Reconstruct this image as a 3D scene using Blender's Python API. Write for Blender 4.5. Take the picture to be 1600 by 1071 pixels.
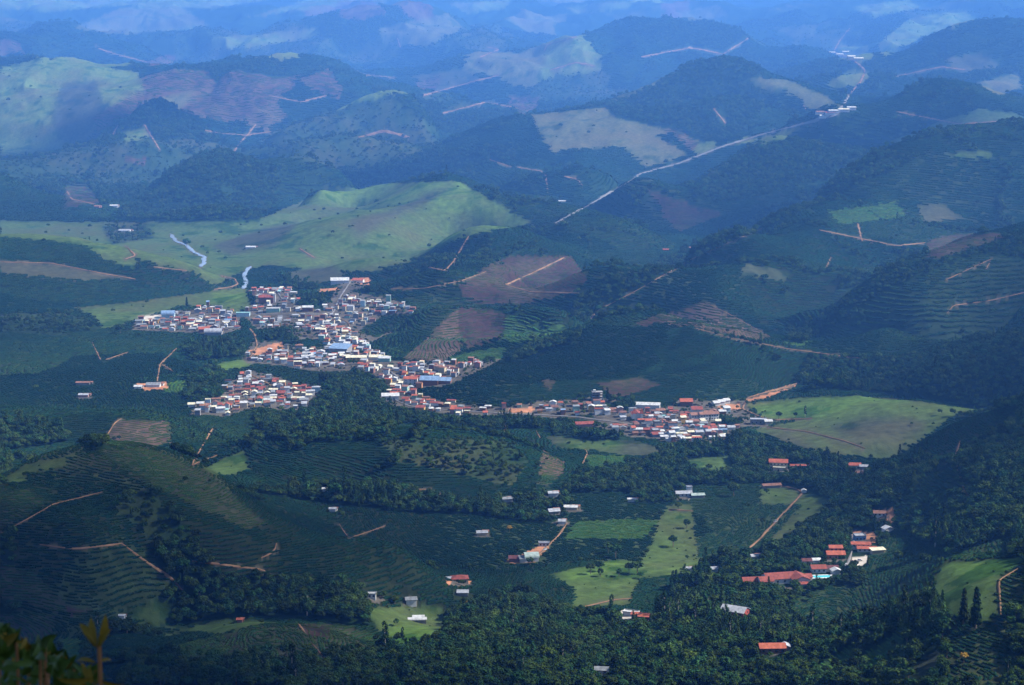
import bpy, math, random
import numpy as np
from mathutils import Vector, Matrix

random.seed(7)
rng = np.random.default_rng(11)
for o in list(bpy.data.objects):
    bpy.data.objects.remove(o)
SC = bpy.context.scene
COL = SC.collection

# ------------------------------------------------------------------ camera
H = 450.0                      # eye height above the valley floor
TILT = 0.17                    # radians below the horizontal
FPX = 3000.0                   # focal length for a 1600 px wide picture
cam = bpy.data.cameras.new('camera')
cam.sensor_width = 36.0
cam.lens = 36.0 * FPX / 1600.0
cam.clip_start = 0.1
cam.clip_end = 80000.0
cam.dof.use_dof = True
cam.dof.focus_distance = 2500.0
cam.dof.aperture_fstop = 11.0
camo = bpy.data.objects.new('camera', cam)
COL.objects.link(camo)
camo.location = (0, 0, H)
camo.rotation_euler = (math.pi / 2 - TILT, 0, 0)
SC.camera = camo

# ------------------------------------------------------------------ sky, sun, exposure
SUN_AZ = math.radians(88)     # clockwise from the viewing direction (+Y)
SUN_EL = math.radians(43)
w = bpy.data.worlds.new('World')
SC.world = w
w.use_nodes = True
nt = w.node_tree
bg = nt.nodes['Background']
sky = nt.nodes.new('ShaderNodeTexSky')
sky.sky_type = 'NISHITA'
sky.sun_disc = False
sky.sun_elevation = SUN_EL
sky.sun_rotation = SUN_AZ
sky.altitude = 900
nt.links.new(sky.outputs['Color'], bg.inputs['Color'])
bg.inputs['Strength'].default_value = 0.085
sd = bpy.data.lights.new('sun', 'SUN')
sd.energy = 4.8
sd.angle = math.radians(4)
sd.color = (1.0, 0.95, 0.87)
so = bpy.data.objects.new('sun', sd)
COL.objects.link(so)
sv = Vector((math.sin(SUN_AZ) * math.cos(SUN_EL), math.cos(SUN_AZ) * math.cos(SUN_EL), math.sin(SUN_EL)))
so.rotation_euler = sv.to_track_quat('Z', 'Y').to_euler()
so.location = (0, 0, 3000)
SC.view_settings.view_transform = 'Standard'
SC.view_settings.look = 'None'
SC.view_settings.exposure = 1.58
SC.view_settings.gamma = 1.0
SC.view_settings.use_curve_mapping = False
SC.render.engine = 'CYCLES'
SC.cycles.max_bounces = 4
SC.cycles.diffuse_bounces = 2
SC.cycles.glossy_bounces = 1
SC.cycles.transmission_bounces = 1
SC.cycles.volume_bounces = 1
SC.cycles.use_denoising = True
SC.cycles.caustics_reflective = False
SC.cycles.caustics_refractive = False

HAZE_DENSITY = 0.000061
HAZE_COLOR = (0.14, 0.40, 1.0)

# ------------------------------------------------------------------ small maths
def slope(v):                  # drop per metre of ground distance of the ray through row v
    return np.tan(TILT + np.arctan((np.asarray(v, float) - 535.5) / FPX))

def xs(u, v):                  # sideways metres per metre of ground distance
    a = (np.asarray(u, float) - 800.0) / FPX
    b = (np.asarray(v, float) - 535.5) / FPX
    return a / (math.cos(TILT) - b * math.sin(TILT))

def project(x, y, z):
    dz = z - H
    df = y * math.cos(TILT) - dz * math.sin(TILT)
    du = y * math.sin(TILT) + dz * math.cos(TILT)
    df = np.where(np.abs(df) < 1e-3, 1e-3, df)
    return 800.0 + FPX * x / df, 535.5 - FPX * du / df

def _hash(ix, iy, seed):
    h = (ix.astype(np.int64) * 374761393 + iy.astype(np.int64) * 668265263 + seed * 1274126177) & 0xFFFFFFFF
    h = ((h ^ (h >> 13)) * 1274126177) & 0xFFFFFFFF
    h = h ^ (h >> 16)
    return h

def gnoise(x, y, seed=0):
    ix = np.floor(x); iy = np.floor(y)
    fx = x - ix; fy = y - iy
    ux = fx * fx * fx * (fx * (fx * 6 - 15) + 10); uy = fy * fy * fy * (fy * (fy * 6 - 15) + 10)
    def g(ox, oy):
        a = _hash(ix + ox, iy + oy, seed).astype(float) * (2 * math.pi / 4294967296.0)
        return np.cos(a) * (fx - ox) + np.sin(a) * (fy - oy)
    a = g(0, 0); b = g(1, 0); c = g(0, 1); d = g(1, 1)
    return 1.5 * ((a * (1 - ux) + b * ux) * (1 - uy) + (c * (1 - ux) + d * ux) * uy)

def fbm(x, y, octs=4, seed=0):
    r = 0; amp = 1.0; f = 1.0; t = 0
    for k in range(octs):
        r = r + amp * gnoise(x * f + 17.3 * k, y * f - 9.1 * k, seed + k); t += amp; amp *= 0.5; f *= 2.03
    return r / t

def sstep(a, b, x):
    t = np.clip((x - a) / (b - a), 0, 1)
    return t * t * (3 - 2 * t)

# ------------------------------------------------------------------ terrain: control points
CP = []                        # (x/y, ln y, z)
def reach(D):                  # the far ranges lie well back
    return D if D < 3000 else 3000 + (D - 3000) * 1.3
def base(y):                   # the valley floor falls away beyond the town
    return np.interp(y, [0, 3000, 4450, 6500, 10000, 15000, 30000], [0, 0, -38, -42, -30, 0, 0])
YF = np.linspace(1000, 26000, 6000)
def floor(z, pts):
    for u, v in pts:
        d = z + base(YF) - (H - float(slope(v)) * YF)
        y = float(YF[int(np.argmax(d > 0))]) if (d > 0).any() else 20000.0
        CP.append((float(xs(u, v)), math.log(y), z + float(base(y))))
def ridge(pts, back=0.10, drop=0.35, backpts=True):
    for u, v, D in pts:
        D = reach(D)
        z = H - float(slope(v)) * D
        s = float(xs(u, v))
        CP.append((s, math.log(D), z))
        if backpts:
            fall = D * back * (float(slope(v)) + drop)
            CP.append((s, math.log(D * (1 + back)), z - fall))
def at(u, v, D):
    D = reach(D)
    CP.append((float(xs(u, v)), math.log(D), H - float(slope(v)) * D))

# valley floor round the town and the fields in front of it
floor(0, [(205, 515), (300, 500), (380, 500), (440, 500), (500, 500), (470, 455), (540, 520), (560, 555), (400, 560),
          (300, 470), (150, 495), (385, 440), (480, 430), (450, 540), (330, 560), (620, 610), (420, 610), (350, 640), (520, 610),
          (700, 640), (800, 648), (900, 655), (1000, 672), (1100, 680), (1180, 665)])
floor(12, [(610, 470), (640, 482), (545, 440), (400, 455)])
floor(0, [(0, 352), (100, 355), (200, 358), (300, 385), (290, 365), (370, 400), (420, 420)])
floor(0, [(1230, 735), (1150, 730), (1050, 735), (950, 740), (1000, 800), (1150, 800), (1250, 780), (900, 830), (1100, 860), (1000, 870),
          (870, 780), (780, 790), (690, 790), (820, 870), (700, 850), (620, 800), (560, 770)])
floor(8, [(930, 920), (980, 900), (1050, 920), (850, 910), (720, 915), (640, 950), (1310, 760), (1330, 735), (780, 950)])
floor(22, [(1180, 910), (1250, 900), (1310, 870), (1340, 850), (1380, 830), (1000, 975), (880, 980)])
floor(30, [(640, 990), (560, 960), (1140, 965), (1100, 1000), (900, 1040)])
floor(45, [(1200, 1020), (700, 1050), (1000, 1071), (500, 1060), (850, 1071), (300, 1060), (150, 1050), (0, 1060), (1150, 1071)])
# pasture hill beyond the town
ridge([(330, 375, 3900), (400, 345, 4050), (500, 296, 4350), (600, 288, 4450), (660, 288, 4420), (700, 281, 4330), (718, 277, 4290), (735, 290, 4200), (762, 310, 4100), (835, 352, 3850)], 0.10, 0.2)
at(698, 306, 4080); at(665, 326, 3900); at(615, 350, 3740); at(565, 372, 3620); at(650, 302, 4470); at(605, 316, 4440); at(555, 331, 4330); at(500, 350, 4120); at(750, 340, 3880); at(460, 330, 4150)
floor(3, [(400, 395), (500, 410), (580, 420), (640, 400)]); floor(10, [(720, 372)])
# dark forest hill, far left of it
ridge([(180, 332, 4330), (250, 290, 4700), (300, 250, 4900), (345, 237, 4950), (400, 255, 4850), (480, 275, 4750), (540, 284, 4800)], 0.10, 0.2)
at(330, 300, 4500); floor(4, [(230, 346), (330, 346), (420, 340)])
# low mound with dark coffee, left
ridge([(0, 374, 3500), (100, 378, 3450), (200, 395, 3300), (300, 424, 3150)], 0.07, 0.05)
floor(2, [(0, 492), (110, 478), (220, 470), (320, 452)])
# spur with coffee and brown field, right of the town
ridge([(590, 446, 3150), (640, 410, 3300), (700, 378, 3450), (735, 366, 3550), (850, 350, 3800), (900, 330, 4000), (975, 288, 4350)], 0.10, 0.12)
at(820, 440, 3150); at(900, 410, 3400); at(760, 430, 3100); at(1000, 360, 3750); at(920, 460, 3060); at(700, 440, 2980)
floor(18, [(640, 495), (700, 486), (850, 488)]); floor(14, [(900, 495)])
# wooded hill by the highway
ridge([(1060, 300, 4450), (1110, 270, 4600), (1160, 240, 4750), (1210, 220, 4850), (1280, 229, 4850), (1340, 240, 4800)], 0.10, 0.15)
# long tree-lined spur
ridge([(910, 492, 2900), (980, 450, 3050), (1080, 398, 3250), (1200, 340, 3500), (1300, 288, 3750), (1400, 250, 3950), (1500, 240, 4050), (1600, 228, 4100), (1720, 225, 4100)], 0.08, 0.42)
at(1300, 400, 3200); at(1400, 350, 3450); at(1200, 430, 3000); at(1500, 320, 3600); at(1100, 470, 2830); at(1600, 310, 3650); at(1250, 375, 3250); at(1350, 330, 3500)
at(1250, 500, 2750); at(1330, 440, 3020); at(1420, 400, 3250); at(1520, 372, 3400)
floor(20, [(1000, 500), (1110, 500)])
# second spur, right
ridge([(1245, 532, 2600), (1300, 495, 2700), (1360, 458, 2820), (1440, 415, 2950), (1520, 390, 3050), (1600, 365, 3100), (1720, 350, 3150)], 0.05, 0.22)
at(1450, 490, 2620); at(1560, 450, 2700); at(1380, 520, 2540); at(1600, 480, 2600)
# brown hill and the domes before it
ridge([(590, 545, 2600), (650, 510, 2700), (720, 479, 2760), (790, 488, 2750), (860, 500, 2720), (920, 507, 2700)], 0.06, 0.15)
at(700, 530, 2600); at(800, 530, 2600); floor(8, [(600, 568), (680, 572), (760, 570)])
ridge([(790, 562, 2480), (850, 538, 2520), (910, 514, 2560), (990, 509, 2560), (1060, 510, 2540), (1150, 522, 2500), (1260, 548, 2430), (1360, 560, 2400), (1450, 545, 2400), (1540, 533, 2420), (1600, 520, 2450), (1720, 510, 2450)], 0.07, 0.10)
at(920, 565, 2380); at(1050, 565, 2350); at(1180, 580, 2300); at(1320, 590, 2260); at(1450, 590, 2240); at(1560, 580, 2260)
floor(6, [(720, 620), (800, 630), (900, 628), (1000, 625), (1120, 625)])
# pasture dome
ridge([(1170, 634, 2180), (1250, 622, 2180), (1340, 617, 2160), (1440, 627, 2110), (1530, 641, 2050), (1600, 645, 2030)], 0.05, 0.08)
at(1330, 660, 2030); at(1430, 660, 2000); at(1250, 680, 2010); at(1370, 700, 1930)
# wooded hill on the right edge and the nearer spur with the bright pasture
ridge([(1720, 600, 1800), (1600, 632, 1760), (1520, 662, 1760), (1440, 700, 1760), (1395, 730, 1770)], 0.07, 0.1)
at(1500, 740, 1580); at(1400, 790, 1600); at(1560, 700, 1620); at(1600, 760, 1480); at(1500, 810, 1470); at(1420, 850, 1500)
ridge([(1720, 850, 1200), (1600, 868, 1220), (1530, 874, 1230), (1475, 882, 1240), (1440, 915, 1240), (1380, 960, 1240), (1330, 1000, 1220)], 0.06, 0.06)
at(1540, 940, 1120); at(1500, 1000, 1080); at(1420, 1030, 1100); at(1600, 1000, 1060)
at(1350, 920, 1400); at(1280, 960, 1350)
# left foreground hill
ridge([(-120, 770, 1480), (0, 752, 1500), (60, 722, 1540), (150, 703, 1590), (260, 712, 1580), (330, 742, 1540), (420, 792, 1490), (520, 832, 1450), (620, 868, 1420)], 0.06, 0.1)
at(100, 780, 1440); at(250, 790, 1420); at(380, 850, 1390); at(150, 860, 1340); at(300, 880, 1370); at(480, 890, 1380)
floor(28, [(300, 935), (200, 955), (420, 930), (540, 930)]); floor(40, [(60, 960), (-100, 960)])
ridge([(280, 995, 1265), (350, 980, 1270), (450, 972, 1265), (530, 980, 1255), (590, 1000, 1240)], 0.03, 0.05)
# rolling coffee land left of the middle
ridge([(0, 640, 2020), (120, 645, 2010), (250, 648, 2000)], 0.05, 0.03)
ridge([(390, 690, 1930), (480, 676, 1950), (580, 670, 1960), (700, 678, 1940), (800, 692, 1900), (860, 715, 1860)], 0.05, 0.06)
at(600, 720, 1820); at(750, 730, 1810); at(480, 730, 1820); floor(6, [(440, 760), (850, 765), (320, 720)])
floor(18, [(0, 690), (100, 680)]); floor(6, [(100, 600), (230, 610), (0, 590), (150, 560), (0, 530)])
# far hills
ridge([(-120, 90, 7600), (0, 104, 7500), (60, 94, 7500), (120, 101, 7400), (220, 113, 7200), (320, 105, 7400), (400, 96, 7600), (480, 96, 7600), (560, 112, 7400), (640, 140, 7200)], 0.10, 0.12)
at(60, 170, 6600); at(130, 200, 6300); floor(25, [(0, 262), (60, 258)]); at(400, 150, 6700); at(500, 160, 6600)
ridge([(90, 262, 5750), (180, 202, 5950), (250, 166, 6050), (320, 195, 5900), (375, 238, 5650)], 0.05, 0.1)
at(240, 240, 5400); floor(15, [(60, 300), (150, 312), (0, 320)]); at(330, 225, 5800)
ridge([(385, 236, 5800), (440, 203, 6000), (520, 180, 6100), (600, 150, 6300), (660, 172, 6200), (705, 215, 5950)], 0.06, 0.1)
at(560, 220, 5700); at(480, 240, 5450); floor(25, [(540, 282), (470, 262)])
ridge([(550, 280, 5400), (620, 252, 5500), (720, 216, 5700), (820, 181, 5900), (940, 166, 6000), (1010, 146, 6150), (1080, 110, 6300), (1140, 95, 6350), (1200, 110, 6300), (1255, 142, 6150), (1310, 168, 5950)], 0.09, 0.15)
at(720, 270, 5150); at(850, 250, 5300); at(950, 230, 5400); at(1050, 200, 5600); at(1150, 160, 5850)
floor(35, [(780, 318), (870, 312), (960, 284), (1060, 252), (1140, 225)]); floor(50, [(1240, 198), (1320, 178)]); at(1330, 120, 7000); at(1320, 88, 7800)
ridge([(1290, 200, 5300), (1380, 160, 5500), (1450, 129, 5650), (1530, 140, 5600), (1600, 158, 5600), (1720, 150, 5600)], 0.07, 0.15)
at(1450, 200, 5100); at(1550, 200, 5000); at(1380, 225, 4950)
ridge([(-100, 60, 9800), (0, 60, 9900), (80, 45, 10000), (150, 60, 9900), (230, 92, 9600)], 0.06, 0.1)
ridge([(250, 60, 10500), (400, 55, 10600), (520, 40, 10800), (620, 20, 11000), (720, 40, 10800), (800, 70, 10200), (900, 80, 9800)], 0.05, 0.08)
ridge([(760, 95, 8600), (860, 75, 8800), (960, 50, 9200), (1060, 40, 9600), (1150, 60, 9200), (1230, 85, 8800)], 0.05, 0.08)
ridge([(1330, 110, 7600), (1400, 80, 8000), (1480, 50, 8300), (1540, 45, 8400), (1600, 60, 8400), (1700, 60, 8400)], 0.06, 0.1)
ridge([(-150, 0, 13000), (0, 5, 13000), (150, 12, 12800), (300, 3, 13200), (450, 10, 13000), (600, -5, 13500), (800, 12, 13000), (1000, 5, 13300), (1150, 15, 12800), (1300, 8, 12500), (1450, -5, 13000), (1600, 5, 12800), (1750, 0, 12800)], 0.05, 0.05)
for u in range(-200, 1900, 140):
    at(u, -35 + 8 * math.sin(u), 15500)
    at(u, -40, 19000)
# beyond the sides of the picture
for s in (-0.48, -0.8, 0.48, 0.8):
    for y, z in ((1150, 90), (1500, 70 if s < 0 else 130), (2100, 45 if s < 0 else 130), (2900, 60 if s < 0 else 190), (4000, 70 if s < 0 else 200), (5600, 60), (8500, 120), (12000, 220), (17000, 420), (24000, 760)):
        CP.append((s, math.log(y), z))
CP = np.array(CP)
# drop near-duplicates so that the spline stays calm
keep = []
for i in range(len(CP)):
    if all((CP[i, 0] - CP[j, 0]) ** 2 + (CP[i, 1] - CP[j, 1]) ** 2 > 0.006 ** 2 for j in keep):
        keep.append(i)
CP = CP[keep]

def tps_fit(P, lam):
    n = len(P)
    d2 = (P[:, None, 0] - P[None, :, 0]) ** 2 + (P[:, None, 1] - P[None, :, 1]) ** 2
    K = 0.5 * d2 * np.log(d2 + 1e-12)
    K[np.arange(n), np.arange(n)] = lam
    A = np.zeros((n + 3, n + 3)); A[:n, :n] = K
    A[:n, n] = 1; A[:n, n + 1:n + 3] = P[:, :2]; A[n, :n] = 1; A[n + 1:n + 3, :n] = P[:, :2].T
    b = np.zeros(n + 3); b[:n] = P[:, 2]
    return np.linalg.solve(A, b)
TW = tps_fit(CP, 2e-5)
def tps_eval(s, l):
    out = np.zeros(s.shape); n = len(CP)
    for k in range(0, s.size, 4000):
        ss = s.ravel()[k:k + 4000]; ll = l.ravel()[k:k + 4000]
        d2 = (ss[:, None] - CP[None, :, 0]) ** 2 + (ll[:, None] - CP[None, :, 1]) ** 2
        out.ravel()[k:k + 4000] = (0.5 * d2 * np.log(d2 + 1e-12)) @ TW[:n] + TW[n] + TW[n + 1] * ss + TW[n + 2] * ll
    return out

# ------------------------------------------------------------------ terrain grid
S_IN = np.linspace(-0.30, 0.30, 861)
ext = 0.30 + 0.6 * (np.linspace(0, 1, 56)[1:] ** 1.7)
S = np.concatenate([-ext[::-1], S_IN, ext])
Y0 = np.array([-30, -12, -3, 0, 2, 3, 4, 4.8, 6, 8, 10, 14, 20.0])
Y1 = np.exp(np.linspace(math.log(26), math.log(1010), 44))
Y2 = np.exp(np.linspace(math.log(1020), math.log(27000), 1080))
Y3 = np.array([28000, 30000, 32000.0])
Y = np.concatenate([Y0, Y1, Y2, Y3])
NS, NY = len(S), len(Y)
W = np.maximum(Y, 20.0)
GX = W[:, None] * S[None, :]
GY = np.repeat(Y[:, None], NS, 1)
# coarse spline evaluation, then bilinear
cs = np.linspace(-0.9, 0.9, 300); cl = np.linspace(math.log(700), math.log(33000), 360)
cz = tps_eval(*np.meshgrid(cs, cl))
def crom(pos, n):                           # Catmull-Rom weights for separable resampling
    pos = np.clip(pos, 1, n - 2.001); i = pos.astype(int); f = pos - i
    M = np.zeros((len(pos), n)); r = np.arange(len(pos))
    M[r, i - 1] = -0.5 * f + f * f - 0.5 * f ** 3
    M[r, i] = 1 - 2.5 * f * f + 1.5 * f ** 3
    M[r, i + 1] = 0.5 * f + 2 * f * f - 1.5 * f ** 3
    M[r, i + 2] = -0.5 * f * f + 0.5 * f ** 3
    return M
SG = np.repeat(S[None, :], NY, 0)
WS = crom((S + 0.9) / 1.8 * 299, 300)
WY = crom((np.log(np.maximum(Y, 700.0)) - cl[0]) / (cl[-1] - cl[0]) * 359, 360)
GZ = WY @ cz @ WS.T
BASE = base(Y)[:, None]
GB = GZ - BASE                               # height above the valley floor
GB = np.where(GB < 0, GB * 0.25, GB)
GZ = GB + BASE
ampl = 5.0 + 60.0 * sstep(6000, 16000, GY) + 6 * sstep(2800, 5500, GY)
high = sstep(6, 60, GB)                      # flats stay flat
wl = 260.0 + 500.0 * sstep(4500, 9000, GY)
n1 = fbm(GX / 270.0, GY / 270.0, 4, 3)
n2 = fbm(GX / 1300.0, GY / 1300.0, 5, 21)
wx = GX + 60 * gnoise(GX / 300, GY / 300, 91); wy = GY + 60 * gnoise(GX / 300 + 9, GY / 300, 92)
rg = 0.5 - np.abs(fbm(wx / 330.0 + 3, wy / 470.0, 4, 40)) * 2.0       # gullies and ribs
steep = sstep(8, 45, GB)
GZ = GZ + high * (5.0 * n1) + steep * 13.0 * rg + ampl * n2 * high * sstep(5000, 9500, GY) * 0.8 + 0.5 * n1
GZ = GZ + high * sstep(4400, 8000, GY) * 40 * (0.45 - np.abs(fbm(wx / 700.0, wy / 1000.0 + 7, 5, 60)) * 2.5)
ridged = 0.55 - np.abs(fbm(wx / 1300.0 + 5, wy / 1900.0, 5, 77)) * 2.6         # big ranges far away
GZ = GZ + sstep(7800, 12000, GY) * 110 * ridged
prof = np.interp(Y, [-30, 4.8, 6, 10, 30, 100, 200, 500, 800, 1000], [448.0, 448.0, 447.2, 444.0, 434, 395, 348, 226, 118, 62])
k = sstep(860, 1090, GY)
GZ = prof[:, None] * (1 - k) + GZ * k
GZ[:13] = prof[:13, None]

PU, PV = project(GX, GY, GZ)
front = (GY > 900) & (np.abs(SG) < 0.37) & (PV < 1230) & (PV > -60)
ang = (GZ - H) / np.maximum(GY, 1.0)
ang[GY < 60] = -9
run = np.maximum.accumulate(ang, axis=0)
VIS = front & (ang > run - 0.0009)
def gz(x, y):                               # terrain height anywhere
    x = np.asarray(x, float); y = np.asarray(y, float)
    b = np.interp(y, Y, np.arange(NY)); a = np.interp(x / np.maximum(y, 20.0), S, np.arange(NS))
    i = np.clip(a.astype(int), 0, NS - 2); j = np.clip(b.astype(int), 0, NY - 2); fa = a - i; fb = b - j
    return (GZ[j, i] * (1 - fa) + GZ[j, i + 1] * fa) * (1 - fb) + (GZ[j + 1, i] * (1 - fa) + GZ[j + 1, i + 1] * fa) * fb
YR = np.exp(np.linspace(math.log(1030), math.log(26500), 6000))
def hit(u, v):                              # first terrain point seen through (u, v)
    s = float(xs(u, v)); m = float(slope(v))
    d = gz(s * YR, YR) - (H - m * YR)
    i = int(np.argmax(d > 0)) if (d > 0).any() else len(YR) - 1
    if i == 0:
        y = YR[0]
    else:
        y = YR[i - 1] + (YR[i] - YR[i - 1]) * (-d[i - 1]) / max(d[i] - d[i - 1], 1e-9)
    return np.array([s * y, y, float(gz(s * y, y))])
# ------------------------------------------------------------------ land cover (what grows or lies where)
CI = np.zeros((1071, 1600), np.uint8)
NAMES = ['none', 'coffee', 'young', 'crop', 'forest', 'scrub', 'pasture', 'bright', 'dull', 'brown', 'soil', 'urban', 'yard', 'road', 'block', 'wood', 'khaki']
ID = {n: i for i, n in enumerate(NAMES)}
def fill(cls, pts):
    P = np.array(pts, float); u0, v0 = np.floor(P.min(0)).astype(int); u1, v1 = np.ceil(P.max(0)).astype(int)
    u0 = max(u0, 0); v0 = max(v0, 0); u1 = min(u1, 1600); v1 = min(v1, 1071)
    if u1 <= u0 or v1 <= v0: return
    uu, vv = np.meshgrid(np.arange(u0, u1) + 0.5, np.arange(v0, v1) + 0.5)
    ins = np.zeros(uu.shape, bool); n = len(P)
    for i in range(n):
        x0, y0 = P[i]; x1, y1 = P[(i + 1) % n]
        if y0 == y1: continue
        c = ((y0 > vv) != (y1 > vv)) & (uu < (x1 - x0) * (vv - y0) / (y1 - y0) + x0)
        ins ^= c
    CI[v0:v1, u0:u1][ins] = ID[cls]
def stroke(cls, pts, wpx):
    for (a, b), (c, d) in zip(pts[:-1], pts[1:]):
        L = math.hypot(c - a, d - b) + 1e-6; nx, ny = -(d - b) / L * wpx / 2, (c - a) / L * wpx / 2
        fill(cls, [(a + nx, b + ny), (c + nx, d + ny), (c - nx, d - ny), (a - nx, b - ny)])
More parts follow.
